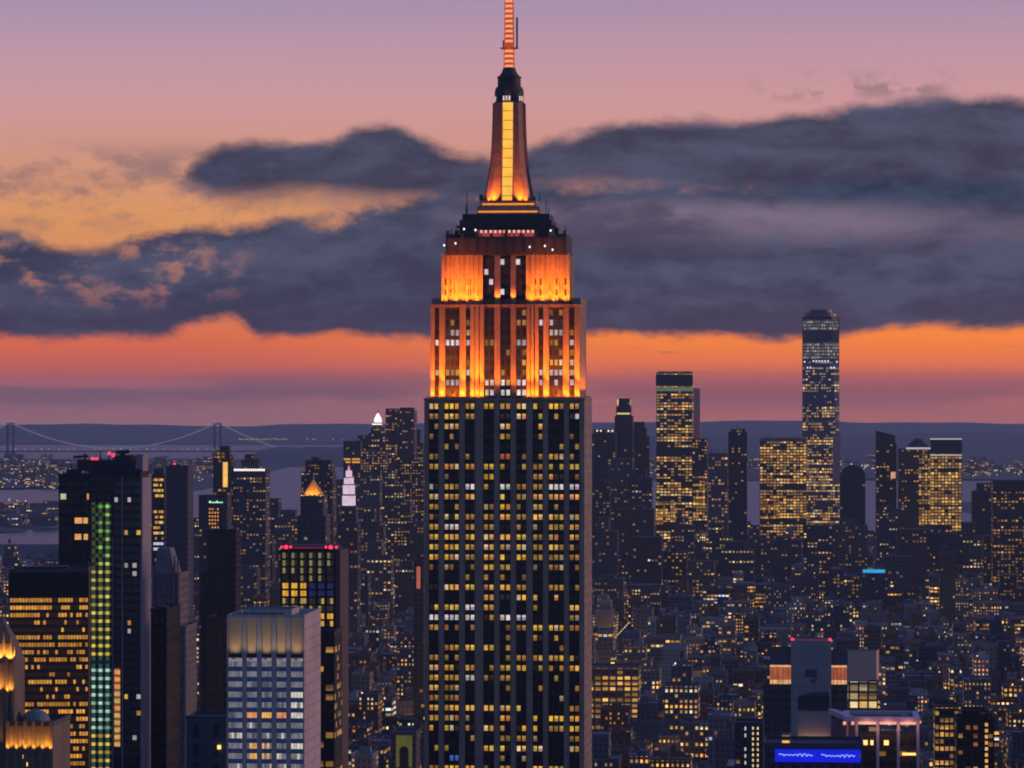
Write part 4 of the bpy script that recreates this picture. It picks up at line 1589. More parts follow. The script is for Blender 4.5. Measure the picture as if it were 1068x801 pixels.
# golden pyramid
t = simple("pyramid_tower", "tower with a gold floodlit pyramid roof", "tower", 312, 338, [(310, 340, 540), (313, 337, 518)], 2400, f_sparse(SLATE, 0.16))
GOLD = plain("gilded_tile", (0.55, 0.30, 0.06), 0.45, 0.2, 0.5, 0.3)
b = MB()
b.cyl(t.x(325), 9, 8.0, 0.9, t.z(517.9), t.z(501.5), GOLD, 8)
pyr = b.build("pyramid_roof", t.root)
b = MB()
b.cyl(t.x(325), 9, 0.9, 0.7, t.z(501.5), t.z(499), STEEL, 8, bottom=True)
b.cyl(t.x(325), 9, 0.7, 0.05, t.z(499), t.z(495), STEEL, 8)
b.build("lantern", pyr)
for k in range(5):
    xx = t.x(313.5 + k * 5.8)
    b = MB()
    b.box(xx - 0.3, xx + 0.3, -2.3, -1.7, t.z(517.9), t.z(517.9) + 0.5, DARK)
    fo = b.build("floodlight", t.root)
    ld = bpy.data.lights.new("floodlight_beam", 'SPOT')
    ld.energy, ld.color, ld.spot_size, ld.spot_blend = 4200, (1.0, 0.46, 0.06), R(100), 0.8
    lo = bpy.data.objects.new("floodlight_beam", ld)
    COL.objects.link(lo)
    lo.parent = fo
    lo.location = (xx, -2.0, t.z(517.9) + 0.8)
    lo.rotation_euler = (Vector((t.x(325) * 0.5 + xx * 0.5, 6, t.z(508))) - Vector(lo.location)).to_track_quat('-Z', 'Y').to_euler()

# clock tower lit lavender
t = simple("clock_tower", "slim spired tower lit white and lavender in stacked bands", "tower", 352, 373, [(352, 373, 545), (355.5, 371, 527.5)], 3500, f_sparse(NAVY, 0.16))
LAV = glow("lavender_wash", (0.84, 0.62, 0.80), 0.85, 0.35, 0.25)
LAVD = plain("lavender_stone", (0.2, 0.16, 0.22), 0.8)
for k, (h0, q0, q1, m) in enumerate(((6.2, 527.4, 517, LAV), (6.8, 517, 515.5, LAVD), (5.6, 515.5, 506, LAV), (5.8, 506, 505, LAVD), (4.6, 505, 498.5, LAV), (3.6, 498.5, 497.5, LAVD), (3.0, 497.5, 491, LAV))):
    b = MB()
    h = h0 * t.s
    b.box(t.x(363) - h, t.x(363) + h, 6 - h, 6 + h, t.z(q0) + 0.003 * k, t.z(q1), m, bottom=True)
    b.build("lit_tier", t.root)
b = MB()
b.cyl(t.x(363), 6, 1.5, 0.2, t.z(491), t.z(485), glow("spire_red", (1.0, 0.30, 0.34), 0.9), 8, bottom=True)
b.build("spire", t.root)

# downtown, left of the skyscraper
D1 = f_far((0.06, 0.055, 0.06), 0.24)
D2 = f_far((0.05, 0.052, 0.065), 0.16)
t = simple("office_tower", "downtown block with an orange lit band below its flat roof", "tower", 358, 376, [(358, 376, 460)], 6200, D2)
strip("lit_band", t.root, (t.x(358.6), -0.3, t.z(478)), (1, 0, 0), (0, 0, 1), [(t.x(375.6) - t.x(358.6)) * k / 10 for k in range(11)], [0, -3, -5, -8, -10],
      lambda i, j: None if j in (1, 3) or rng.random() < 0.2 else (1.0, 0.42, 0.06), SPD).data.flip_normals()
simple("office_tower", "rounded shoulder downtown tower beside the white capped spire", "tower", 371, 387, [(371, 387, 459), (373, 386, 454)], 6300, D2)
t = simple("spire_tower", "downtown tower capped by a brilliant white lit lantern", "tower", 384, 402, [(384, 402, 452), (386.5, 400, 446), (389, 397.5, 441)], 6150, D1)
WL = glow("white_crown", (1.0, 0.84, 0.78), 1.6, 0.1)
b = MB()
b.cyl(t.x(393.2), 12, 6.6, 6.2, t.z(440.6), t.z(436.5), WL, 10, bottom=True)
b.cyl(t.x(393.2), 12, 6.0, 1.2, t.z(436.4), t.z(431), WL, 10, bottom=True)
b.build("lit_lantern", t.root)
t.masts([(393.2, 431, 427.5, 12)])
b = MB()
b.box(t.x(388), t.x(398.5), -1.0, -0.6, t.z(443), t.z(441.8), WL, bottom=True)
b.build("lit_cornice", t.root)
t = simple("twin_slab_tower", "tallest flat topped tower of the downtown cluster, two joined slabs", "tower", 402, 432, [(402, 432, 428)], 5900, f_far((0.062, 0.048, 0.052), 0.22))
t.box("east_slab", 402.3, 414.8, 426, -2, 18, f_far((0.07, 0.052, 0.055), 0.24), parapet=False)
t.box("west_slab", 416.8, 431.7, 425, -2, 18, f_far((0.05, 0.045, 0.055), 0.18), parapet=False)
simple("office_tower", "dark tapering tower with thin mast rising just off the skyscraper's shaft", "tower", 430, 441, [(430, 441, 462), (432, 438, 448)], 6000, D2)
LEFTMID = [(376, 402, 470, 5600, 0.26), (345, 362, 500, 5200, 0.12), (398, 420, 490, 5000, 0.22), (418, 442, 480, 5300, 0.26), (372, 396, 498, 4800, 0.2), (340, 358, 530, 4300, 0.14),
           (376, 400, 530, 3900, 0.22), (404, 428, 520, 4200, 0.2), (262, 290, 520, 4600, 0.2), (286, 314, 532, 4100, 0.22), (236, 262, 530, 3700, 0.2), (196, 212, 540, 4300, 0.16),
           (424, 442, 545, 3600, 0.18), (352, 372, 552, 3400, 0.2), (382, 408, 565, 3200, 0.2), (256, 284, 560, 3200, 0.16), (286, 302, 552, 3500, 0.18), (412, 436, 585, 3000, 0.16),
           (330, 352, 575, 3600, 0.14), (240, 268, 590, 2900, 0.12), (358, 384, 600, 2800, 0.14)]
WORDS = {}


def describe(pxc, py, lit, wall, feat, kind):
    """A label from what one can see of a building, and the named thing it stands near."""
    tone = "brown" if wall[0] > wall[2] * 1.25 else ("navy" if wall[2] > wall[0] * 1.15 else "grey")
    lights = "unlit" if lit < 0.06 else ("dimly lit" if lit < 0.13 else ("sparsely lit" if lit < 0.22 else "brightly lit"))
    return f"{tone} {lights} {kind} {feat}"


NEAR = [(110, 640, "the dark tower with the green column"), (50, 690, "the amber office block"), (165, 640, "the black slab with the red light"), (277, 720, "the tan louvred tower"),
        (322, 600, "the black ribbed tower"), (325, 510, "the golden pyramid"), (363, 510, "the lavender spire"), (417, 440, "the twin downtown slabs"), (185, 510, "the plain blue slab"),
        (222, 525, "the green roof sign"), (430, 640, "the skyscraper's east edge"), (628, 640, "the skyscraper's west edge"), (703, 460, "the flat bright downtown tower"),
        (856, 430, "the tallest glass tower"), (816, 500, "the green roofed block"), (987, 500, "the golden lit twin"), (846, 700, "the windowless concrete slab"),
        (912, 770, "the pink lit colonnade"), (850, 787, "the blue sign"), (1018, 770, "the brick corner block"), (641, 725, "the block of gold windows"), (911, 530, "the gap of river"),
        (897, 693, "the tan blank wall"), (1050, 520, "the grid lit riverside block"), (30, 560, "the river bend"), (791, 640, "the green lit floors"), (909, 597, "the cyan roof light"),
        (787, 775, "the strip lit corner"), (727, 500, "the thin gold lit tower"), (250, 500, "the white lit cornice")]


def nearest(px, py):
    return min(NEAR, key=lambda n: ((n[0] - px) * 1.0) ** 2 + ((n[1] - py) * 1.3) ** 2)


AUTO = []          # (root, descriptor, px, py, Y) labelled together once all are built


def auto_tower(p0, p1, q, Y, lit, i):
    lit *= 1.8
    Y = 4050 + (Y - 2800) * 0.62
    wall = [NAVY, SLATE, BROWN, (0.05, 0.048, 0.055), (0.11, 0.095, 0.09)][i % 5]
    m = facade(3.6 if Y < 4200 else 4.6, 3.6 if Y < 4200 else 4.2, 0.55, 0.5, lit, [0.2, 0.5, 0.75][i % 3], [0.38, 0.45, 0.6][i % 3], 0.6, 1.0, wall)
    st = i % 4
    if st == 0:
        tiers, feat = [(p0, p1, q)], "with a flat roof"
    elif st == 1:
        tiers, feat = [(p0, p1, q + 8), (p0 + (p1 - p0) * 0.2, p1 - (p1 - p0) * 0.25, q)], "stepping in near the top"
    elif st == 2:
        tiers, feat = [(p0, p1, q + 14), (p0 + (p1 - p0) * 0.1, p1 - (p1 - p0) * 0.4, q)], "with a setback on one side"
    else:
        tiers, feat = [(p0, p1, q + 3), (p0 + (p1 - p0) * 0.3, p1 - (p1 - p0) * 0.3, q)], "with a small bulkhead on top"
    t = simple("mid_rise_tower", "", "tower", p0, p1, tiers, Y, m, group="towers of the mid distance")
    AUTO.append((t.root, describe(0, 0, lit, wall, feat, "tower"), (p0 + p1) / 2, q + 15, Y))
    return t


for i, a in enumerate(LEFTMID):
    auto_tower(*a, i)
# a neon lit red orange street wall just left of the shaft
t = simple("hotel_block", "narrow building with a vertical red orange lit sign by the skyscraper's edge", "hotel", 431, 442, [(431, 442, 585)], 2600, f_sparse(BROWN, 0.12))
b = MB()
b.box(t.x(434.5), t.x(438.5), -0.6, -0.2, t.z(614), t.z(591), glow("coral_sign", (1.0, 0.24, 0.14), 0.42, 0.4, 0.25), bottom=True)
b.build("vertical_sign", t.root)

# ---- right of the skyscraper: the downtown cluster
R1 = f_far((0.045, 0.042, 0.05), 0.13)
t = simple("office_tower", "dark tower with small white roof lights next to the skyscraper", "tower", 617, 642, [(617, 642, 452), (619, 638, 448)], 5400, R1)
b = MB()
for p in (622, 626, 634, 638):
    b.box(t.x(p), t.x(p + 1.4), -0.4, -0.1, t.z(450), t.z(448.6), WHITELAMP, bottom=True)
b.build("roof_light", t.root)
t = simple("crown_tower", "dark slim tower with two square yellow lights in its crown", "tower", 641, 660, [(641, 660, 434), (642.5, 658, 424), (645, 657, 415.5)], 5500, f_far((0.045, 0.042, 0.045), 0.08))
CY = glow("crown_yellow", (1.0, 0.74, 0.22), 0.9, 0.3)
for p0, p1 in ((643.6, 647.6), (652.6, 657.4)):
    b = MB()
    b.box(t.x(p0), t.x(p1), 4.6, 5.6, t.z(422), t.z(416.5), CY, bottom=True)
    b.build("crown_light", t.root)
b = MB()
b.box(t.x(643.5), t.x(657), 0.6, 1.2, t.z(432.2), t.z(430.6), CY, bottom=True)
b.build("lit_cornice", t.root)
simple("office_tower", "dark ragged topped tower behind the yellow crowned one", "tower", 657, 677, [(657, 677, 455), (659, 674, 446), (661, 672, 440)], 5700, f_far((0.05, 0.045, 0.052), 0.14))
for i, a in enumerate([(617, 636, 500, 4300, 0.14), (634, 660, 478, 4700, 0.12), (655, 680, 490, 4600, 0.13), (620, 644, 540, 3600, 0.14), (644, 682, 528, 3900, 0.12), (660, 690, 560, 3400, 0.14)]):
    auto_tower(*a, i + 3)

t = simple("glass_tower", "tall flat topped downtown tower, bright windows under a dark top", "tower", 684.5, 722, [(684.5, 722, 388.5)], 5600,
           facade(5.5, 4.4, 0.76, 0.6, 0.66, 0.35, 0.44, 0.6, 1.25, (0.07, 0.066, 0.07)), 50)
DKT = plain("dark_crown", (0.016, 0.02, 0.024), 0.4)
t.box("dark_crown", 684, 722.5, 390.5, -1.5, 0.0 - 0.01, DKT, py0=403, parapet=False)
t.box("green_band", 684.3, 722.3, 404, -1.2, -0.01, glow("green_band", (0.30, 0.40, 0.22), 0.35, 0.6, 0.06), py0=408, parapet=False)
t.box("dark_band", 684.3, 722.3, 467, -1.2, -0.01, DKT, py0=475, parapet=False)
t.box("roof_frame", 686, 721, 387.3, 1, 45, DKT, py0=388.4, parapet=False)
t.box("lit_podium", 684, 704.5, 523, -9, -0.01, facade(4.0, 4.6, 0.8, 0.8, 0.97, 0.1, 0.4, 0.15, 1.0, (0.06, 0.05, 0.04)), py0=544, parapet=False)
t = simple("slab_tower", "thin pink slab glowing with sunset light behind the flat bright tower", "tower", 721, 730, [(721, 730, 405)], 5750, facade(30, 8, 0.98, 0.9, 0.0, 0, 0, 0, 0, (0.5, 0.3, 0.28), (0.55, 0.3, 0.28)))  # reflected sunset put into the pink wall and glass colour
t = simple("lit_tower", "narrow tower with gold lit lower half next to bright flat topped one", "tower", 722, 737.5, [(722, 737.5, 457.5)], 5300, f_far((0.06, 0.052, 0.05), 0.3))
t.box("gold_front", 722.6, 735.6, 500, -0.8, -0.01, facade(5.0, 4.6, 0.75, 0.75, 0.93, 0.1, 0.4, 0.15, 0.9, (0.06, 0.05, 0.04)), py0=541, parapet=False)
t = simple("apartment_tower", "pinkish tower with rooftop masts and scattered window lights", "tower", 738.5, 759, [(738.5, 759, 472.5)], 5100, f_far((0.15, 0.125, 0.13), 0.26))
t.masts([(742, 472, 468, 8), (746, 472, 467, 8), (750, 472, 468.5, 8), (755, 472, 469, 8)])
t = simple("office_tower", "near black slim tower with pointed roof mast and few blue white lights", "tower", 759.5, 779, [(759.5, 779, 450.5), (762, 777, 447.5)], 5500, f_far((0.03, 0.03, 0.036), 0.12))
t.masts([(769, 447, 443.5, 10)])
t = simple("office_block", "wide office block full of yellow windows under a green roof edge", "office", 792.5, 841, [(792.5, 841, 459), (796, 838, 456.6)], 5700,
           facade(5.2, 4.5, 0.76, 0.62, 0.68, 0.45, 0.40, 0.5, 1.1, (0.07, 0.064, 0.058)), 60)
t.box("green_cornice", 792, 841.5, 457.5, -1, 0.8, plain("green_copper", (0.10, 0.20, 0.17), 0.6), py0=460.5, parapet=False)
t.box("lit_podium", 793, 812, 522, -8, -0.01, facade(4.0, 4.6, 0.8, 0.8, 0.9, 0.1, 0.3, 0.2, 0.75, (0.06, 0.05, 0.04)), py0=542, parapet=False)


def glass_tower():
    Y = 5927
    t = T("glass_tower", "tallest glass tower on the horizon, chamfered sides, lattice lit top floors", "tower", 836.5, 875.5, Y)
    h = 19.5 * t.s
    cy_ = h
    m = facade(4.2, 4.6, 0.76, 0.62, 0.62, 0.3, 0.48, 0.6, 1.2, (0.09, 0.10, 0.125), (0.10, 0.115, 0.15))
    mu = facade(4.2, 4.6, 0.74, 0.6, 0.38, 0.45, 0.5, 0.7, 1.1, (0.085, 0.10, 0.13), (0.10, 0.12, 0.16))
    ml = facade(4.6, 5.2, 0.78, 0.72, 5.0, 0.1, 0.84, 0.08, 0.34, (0.05, 0.055, 0.07), (0.12, 0.13, 0.15))
    z = [0, t.z(495), t.z(455), t.z(376), t.z(356.5), t.z(345), t.z(333), t.z(330)]

    def oct_(q):
        k = (t.z(q) - t.z(545)) / (t.z(330) - t.z(545))
        k = max(0.0, min(1.0, k)) * 0.42 + 0.02
        a, c = h * (1 - 0.04 * k), h * (1 - k)
        return [(-c, cy_ - a), (c, cy_ - a), (a, cy_ - c), (a, cy_ + c), (c, cy_ + a), (-c, cy_ + a), (-a, cy_ + c), (-a, cy_ - c)]
    BLUE = plain("dark_blue_glass", (0.03, 0.045, 0.075), 0.15)
    rows = [("wall", 640, 495, m), ("wall", 495, 440, m), ("wall", 440, 376, mu), ("lattice_floor", 374.5, 357, ml), ("dark_band", 357, 344.5, BLUE), ("lattice_floor", 344.5, 333.5, ml)]
    for nm, q0, q1, mm in rows:
        b = MB()
        b.poly_prism(oct_(q0), 0 if q0 == 640 else t.z(q0) + 0.01, t.z(q1), mm, mm, oct_(q1), True)
        b.build(nm, t.root)
    b = MB()
    b.poly_prism(oct_(376), t.z(376) + 0.02, t.z(374.5), BLUE, BLUE, None, True)
    b.build("dark_band", t.root)
    b = MB()
    b.poly_prism(oct_(333), t.z(333.4), t.z(330), DARK, DARK, None, True)
    b.build("dark_band", t.root)
    b = MB()
    b.cyl(0, cy_, h * 0.86, h * 0.86, t.z(329.9), t.z(326.5), STEEL, 20, bottom=True)
    b.cyl(0, cy_, h * 0.62, h * 0.62, t.z(326.4), t.z(322.6), STEEL, 20, bottom=True)
    for k in range(20):
        a = k * math.pi / 10
        b.bar((h * 0.82 * math.cos(a), cy_ + h * 0.82 * math.sin(a), t.z(326.5)), (h * 0.82 * math.cos(a), cy_ + h * 0.82 * math.sin(a), t.z(324.5)), 0.6, STEEL, 4)
    b.build("roof_ring", t.root)
    for sx in (-1, 0, 1):
        b = MB()
        b.bar((sx * h * 0.95, -0.4 if sx == 0 else 4, t.z(376)), (sx * h * 0.95, -0.4 if sx == 0 else 4, t.z(331)), 1.0, DARK, 4)
        b.build("edge_mullion", t.root)
    VI = glow("violet_lamp", (0.66, 0.62, 1.0), 1.3, 0.3)
    for k in range(12):
        p = 838.5 + k * 3.05
        q = 376.5 + (abs(k - 5.5) < 3) * -0.8 + (6 if k in (1, 2, 9, 10) else 0)
        b = MB()
        b.box(t.x(p), t.x(p + 1.5), -0.9, -0.3, t.z(q + 1.8), t.z(q), VI, bottom=True)
        b.build("violet_light", t.root)
    b = MB()
    PK = facade(30, 6, 0.98, 0.8, 0, 0, 0, 0, 0, (0.42, 0.3, 0.3), (0.42, 0.3, 0.3))
    b.box(t.x(868.5), t.x(876.5), -1.2, -0.3, t.z(504), t.z(452), PK, bottom=True)
    b.build("pale_fin", t.root)


glass_tower()

t = T("office_tower", "dark tower with rounded hump roof next to the tall glass tower", "tower", 876, 902.5, 5000)
b = MB()
w2 = (902.5 - 876) / 2 * t.s
mD = f_far((0.035, 0.034, 0.04), 0.07)
b.box(-w2, w2, 0, 40, 0, t.z(497), mD, DKT)
b.build("wall", t.root)
b = MB()
n_ = 9
pts = [(w2 * math.cos(math.pi * k / n_), t.z(497) + (t.z(485) - t.z(497)) * math.sin(math.pi * k / n_)) for k in range(n_ + 1)]
for (xa, za), (xb, zb) in zip(pts, pts[1:]):
    b.quad([(xa, 0.5, za), (xa, 39, za), (xb, 39, zb), (xb, 0.5, zb)], DKT)
b.quad([(x_, 0.5, z_) for x_, z_ in pts], DKT)
b.quad([(x_, 39, z_) for x_, z_ in reversed(pts)], DKT)
b.build("rounded_roof", t.root)

t = T("office_tower", "black tower with slanted top at the edge of the river gap", "tower", 913.5, 935, 5200)
b = MB()
a_, c_ = t.x(913.5), t.x(935)
b.box(a_, c_, 0, 30, 0, t.z(462), f_far((0.03, 0.03, 0.034), 0.16), DKT)
b.build("wall", t.root)
b = MB()
zA, zL, zR = t.z(461.9), t.z(449), t.z(454)
V8 = [(a_, 0, zA), (c_ - 2, 0, zA), (c_ - 2, 28, zA), (a_, 28, zA), (a_, 0, zL), (c_ - 2, 0, zR), (c_ - 2, 28, zR), (a_, 28, zL)]
for f_ in ((0, 1, 5, 4), (1, 2, 6, 5), (2, 3, 7, 6), (3, 0, 4, 7), (4, 5, 6, 7)):
    b.quad([V8[i] for i in f_], DKT)
b.build("slanted_crown", t.root)
b = MB()
b.box(t.x(929), t.x(934), -0.5, -0.1, t.z(499), t.z(492), glow("coral_window", (1.0, 0.45, 0.25), 0.7, 0.6, 0.2), bottom=True)
b.build("lit_window_bay", t.root)

t = simple("pyramid_tower", "dark tower with low pyramid roof and white lit cornice beside its golden twin", "tower", 937, 971, [(937, 971, 468)], 5800, f_far((0.05, 0.045, 0.045), 0.14), 50)
b = MB()
b.poly_prism([(t.x(943), 4), (t.x(971), 4), (t.x(971), 44), (t.x(943), 44)], t.z(467.9), t.z(457.5), DKT, DKT, [(t.x(955), 20), (t.x(960), 20), (t.x(960), 28), (t.x(955), 28)])
b.build("pyramid_roof", t.root)
b = MB()
b.box(t.x(945), t.x(971), -1.2, -0.3, t.z(468.6), t.z(466.6), glow("pale_cornice", (0.9, 0.8, 0.75), 0.55, 0.3), bottom=True)
b.build("lit_cornice", t.root)
t.box("gold_front", 958, 970.5, 474, -0.6, -0.02, facade(5.2, 4.6, 0.72, 0.72, 0.92, 0.1, 0.4, 0.2, 0.85, (0.07, 0.055, 0.04)), py0=548, parapet=False)
t = simple("office_tower", "flat topped tower with a full grid of golden windows below a black crown", "tower", 971, 1003, [(971, 1003, 475), (972, 1002.5, 458)], 5700,
           facade(5.2, 4.9, 0.74, 0.7, 0.97, 0.1, 0.40, 0.14, 0.95, (0.07, 0.055, 0.04)), 50)
t.box("black_crown", 970.6, 1003.2, 458.5, 0.0, 3, DKT, py0=473.5, parapet=False)
for q in (457.2, 474):
    t.box("lit_cornice", 970.2, 1003.2, q, -1.4, -0.3, glow("pale_cornice", (0.9, 0.8, 0.75), 0.55, 0.3), py0=q + 1.3, parapet=False)
t.box("refuge_floor", 970.8, 1003, 526.5, -0.8, -0.02, DKT, py0=528.5, parapet=False)
t = simple("office_block", "low dark block with a pale striped penthouse by the river", "office", 1014, 1041, [(1014, 1041, 512), (1019, 1040, 504)], 4900, f_far((0.05, 0.05, 0.055), 0.08))
for k in range(3):
    t.box("pale_stripe", 1019, 1040, 504.5 + k * 2.6, 3, 4.2, glow("pale_cornice", (0.9, 0.8, 0.75), 0.55, 0.3), py0=505.5 + k * 2.6, parapet=False)
t = simple("office_block", "wide dark riverside block with a grid of amber windows", "office", 1036, 1085, [(1036, 1085, 501)], 4600, facade(4.6, 4.0, 0.6, 0.55, 0.5, 0.3, 0.35, 0.3, 0.8, (0.05, 0.047, 0.05)), 60)
t.box("dark_band", 1035.8, 1085.2, 501.5, -0.6, -0.02, DKT, py0=513, parapet=False)
RIGHTMID = [(700, 724, 540, 4200, 0.16), (736, 764, 546, 4300, 0.18), (688, 716, 572, 3500, 0.2), (718, 745, 585, 3300, 0.2), (748, 786, 565, 3700, 0.14), (780, 800, 548, 4300, 0.16),
            (800, 836, 560, 3900, 0.14), (838, 868, 548, 4200, 0.16), (868, 905, 540, 4300, 0.14), (846, 880, 580, 3400, 0.16), (914, 940, 528, 4500, 0.12), (936, 970, 552, 3900, 0.1),
            (962, 1004, 548, 4100, 0.16), (1000, 1030, 545, 4100, 0.16), (1026, 1070, 556, 3800, 0.14), (922, 950, 580, 3300, 0.12), (980, 1012, 590, 3100, 0.14), (1040, 1075, 600, 3000, 0.16),
            (620, 650, 600, 3000, 0.14), (655, 688, 610, 2900, 0.16), (884, 912, 600, 3100, 0.18)]
for i, a in enumerate(RIGHTMID):
    auto_tower(*a, i + 1)

t = simple("office_block", "broad office block with green and yellow lit floors stepping down", "office", 756, 822, [(756, 822, 630), (758, 812, 610)], 4250,
           facade(3.4, 4.2, 0.85, 0.5, 0.62, 0.75, 0.40, 0.5, 0.9, (0.09, 0.09, 0.07)))
t = simple("office_block", "long low block with rows of yellow windows near the frame edge", "office", 1018, 1075, [(1018, 1075, 645)], 3700, facade(3.4, 3.8, 0.8, 0.5, 0.7, 0.6, 0.42, 0.4, 0.9, (0.08, 0.075, 0.075)))
t = simple("office_block", "dark block with a cyan glowing light strip on its roof", "office", 896, 926, [(896, 926, 598)], 4200, f_sparse(NAVY, 0.12))
t.box("cyan_light", 900, 923, 594, 1, 3, glow("cyan_strip", (0.03, 0.42, 0.85), 0.9, 0.4, 0.2), py0=597.5, parapet=False)
t = simple("office_block", "grey block with a tight grid of gold windows against the skyscraper", "office", 612, 666, [(612, 666, 697)], 2650, facade(5.6, 4.0, 0.72, 0.58, 0.85, 0.4, 0.36, 0.2, 0.95, (0.10, 0.09, 0.09)))
t = simple("office_block", "small block with five rows of gold windows hugging the skyscraper", "office", 610, 640, [(610, 640, 658)], 3200, facade(4.4, 4.0, 0.85, 0.55, 0.8, 0.6, 0.36, 0.2, 0.9, (0.07, 0.065, 0.065)))


# ---- the cluster at the lower right
def concrete_slab():
    CON = plain("raw_concrete", (0.33, 0.315, 0.31), 0.85, 0, 0.06, 0.25)
    CON2 = facade(4.2, 4.0, 0.6, 0.35, 0.04, 0.3, 0.4, 0.6, 0.7, (0.07, 0.07, 0.08))
    t = T("concrete_tower", "blank concrete slab with two red roof lights and orange lit terraces", "tower", 796, 884, 1900)
    t.box("core_slab", 825, 867, 668, -1, 24, CON, parapet=False)
    t.box("wall", 796, 824.9, 716, 1, 26, CON2)
    t.box("wall", 867.1, 884, 716, 1, 26, CON2)
    t.box("upper_storey", 803, 824.9, 680, 2, 24, plain("mauve_panel", (0.13, 0.11, 0.15), 0.8), py0=694, parapet=True)
    t.box("upper_storey", 867.1, 884, 683, 2, 24, plain("mauve_panel", (0.13, 0.11, 0.15), 0.8), py0=694, parapet=True)
    TER = glow("terrace_orange", (1.0, 0.24, 0.08), 0.36, 0.7, 0.22)
    TER2 = glow("terrace_white", (1.0, 0.52, 0.22), 0.75, 0.8, 0.35)
    for p0, p1 in ((803, 824.9), (867.1, 883)):
        t.box("lit_terrace", p0, p1, 696.5, 5, 22, TER, py0=710, parapet=False)
        t.box("terrace_lights", p0, p1, 709.8, 4.2, 4.9, TER2, py0=714.4, parapet=False)
        t.box("terrace_slab", p0 - 1.5, p1, 714.5, 1, 22, CON, py0=715.9, parapet=False)
        t.box("terrace_lintel", p0, p1, 694.1, 2.4, 22, TER2, py0=696.2, parapet=False)
        for k in range(4):
            p = p0 + (p1 - p0) * (k + 0.5) / 4
            t.box("terrace_post", p - 0.25, p + 0.25, 696.4, 2.6, 3.2, CON, py0=714.4, parapet=False)
    for p in (826.5, 865.5):
        t.beacon(p, 667, 0.5, 0.95)
    for p0, p1, q0, q1 in ((840, 852, 706, 698), (846, 851, 712, 708)):
        t.box("recess_shade_panel", p0, p1, q1, -1.25, -1.003, plain("concrete_shadow", (0.10, 0.10, 0.105), 0.9), py0=q0, parapet=False)  # raised dark panel whose colour stands for the shade of a recess
    b = MB()
    for k in range(5):
        z = t.z(678 + k * 13)
        b.box(t.x(825.2), t.x(866.8), -1.05, -1.002, z, z + 0.12, plain("concrete_joint", (0.10, 0.10, 0.10), 0.9), bottom=True)
    b.build("pour_joint", t.root)
    b = MB()
    b.box(t.x(829), t.x(864), -0.6, -0.2, t.z(667.8), t.z(666.9), glow("dim_red", (0.5, 0.04, 0.09), 0.35), bottom=True)
    b.build("red_parapet_light", t.root)

    t = T("office_block", "block with a tan blank wall above green and white lit windows", "office", 872, 916, 2150)
    t.box("wall", 876, 915, 711, 0, 28, facade(5.5, 5.0, 0.8, 0.75, 0.75, 0.1, 0.62, 0.5, 0.8, (0.08, 0.09, 0.07)))
    TAN = plain("tan_cladding", (0.66, 0.44, 0.33), 0.8, 0, 0.1, 0.15)
    b = MB()
    b.poly_prism([(t.x(882), -2), (t.x(914), 0.5), (t.x(917), 18), (t.x(880), 18)], t.z(710.8), t.z(679), TAN, ROOFS[0])
    b.build("blank_wall", t.root)

    t = T("church_like_block", "dark slate topped grey block with warm lights at its foot beneath the slab", "building", 832, 866, 1600)
    t.box("wall", 832, 866, 741, 0, 22, CON, parapet=False)
    SL = plain("dark_slate", (0.035, 0.038, 0.05), 0.7)
    b = MB()
    b.poly_prism([(t.x(832), -0.3), (t.x(865), -0.3), (t.x(865), 22), (t.x(832), 22)], t.z(740.8), t.z(727), SL, SL)
    b.poly_prism([(t.x(833), 0.3), (t.x(865), 0.3), (t.x(865), 20), (t.x(833), 20)], t.z(726.9), t.z(722), SL, SL, [(t.x(848), 2), (t.x(864), 2), (t.x(864), 19), (t.x(848), 19)])
    b.build("slate_roof", t.root)
    for k in range(8):
        p = 833.5 + k * 4.3
        b = MB()
        b.box(t.x(p), t.x(p + 2.4), -0.9, -0.3, t.z(776.5), t.z(773.6 + (k % 3)), glow("peach_lamp", (1.0, 0.52, 0.2), 1.2, 0.5, 0.4), bottom=True)
        lampo = b.build("wall_lamp", t.root)
        if k % 2 == 0:
            ld = bpy.data.lights.new("wall_lamp_light", 'POINT')
            ld.energy, ld.color, ld.shadow_soft_size = 260, (1.0, 0.45, 0.15), 0.3
            lo = bpy.data.objects.new("wall_lamp_light", ld)
            COL.objects.link(lo)
            lo.parent = lampo
            lo.location = (t.x(p + 1.2), -2.0, t.z(773))

    t = T("theatre_block", "low dark building with a bright blue lit sign along its front", "theatre", 797, 900, 1235)
    t.box("wall", 797, 900, 778.5, 0, 26, facade(4.2, 4.0, 0.6, 0.4, 0.12, 0.3, 0.5, 0.6, 0.8, (0.07, 0.07, 0.085)))
    b = MB()
    b.box(t.x(808.5), t.x(897), -1.6, -0.6, t.z(794.4), t.z(781.6), glow("blue_sign_face", (0.004, 0.012, 0.85), 0.8, 0.08, 0.1), bottom=True)
    sg = b.build("blue_sign", t.root)
    SC_ = glow("sign_script", (0.32, 0.42, 1.0), 1.0, 0.1)
    for p0, p1, sl in ((812, 848, 1.0), (856, 892, -0.6)):       # two words of script, too small in the photo to read
        b = MB()
        prev = None
        nn = 64
        for k in range(nn + 1):
            f = k / nn
            p = p0 + (p1 - p0) * f
            q = 787.6 + sl * math.sin(f * math.pi) * -0.5 + 1.25 * math.sin(f * 48) * (0.7 + 0.5 * math.sin(f * 9 + p0)) - (3.2 * math.exp(-((f - 0.03) / 0.03) ** 2))
            pt = (t.x(p + 0.5 * math.cos(f * 48)), -1.72, t.z(q))
            if prev:
                b.bar(prev, pt, 0.19, SC_, 5)
            prev = pt
        b.build("sign_lettering", sg)
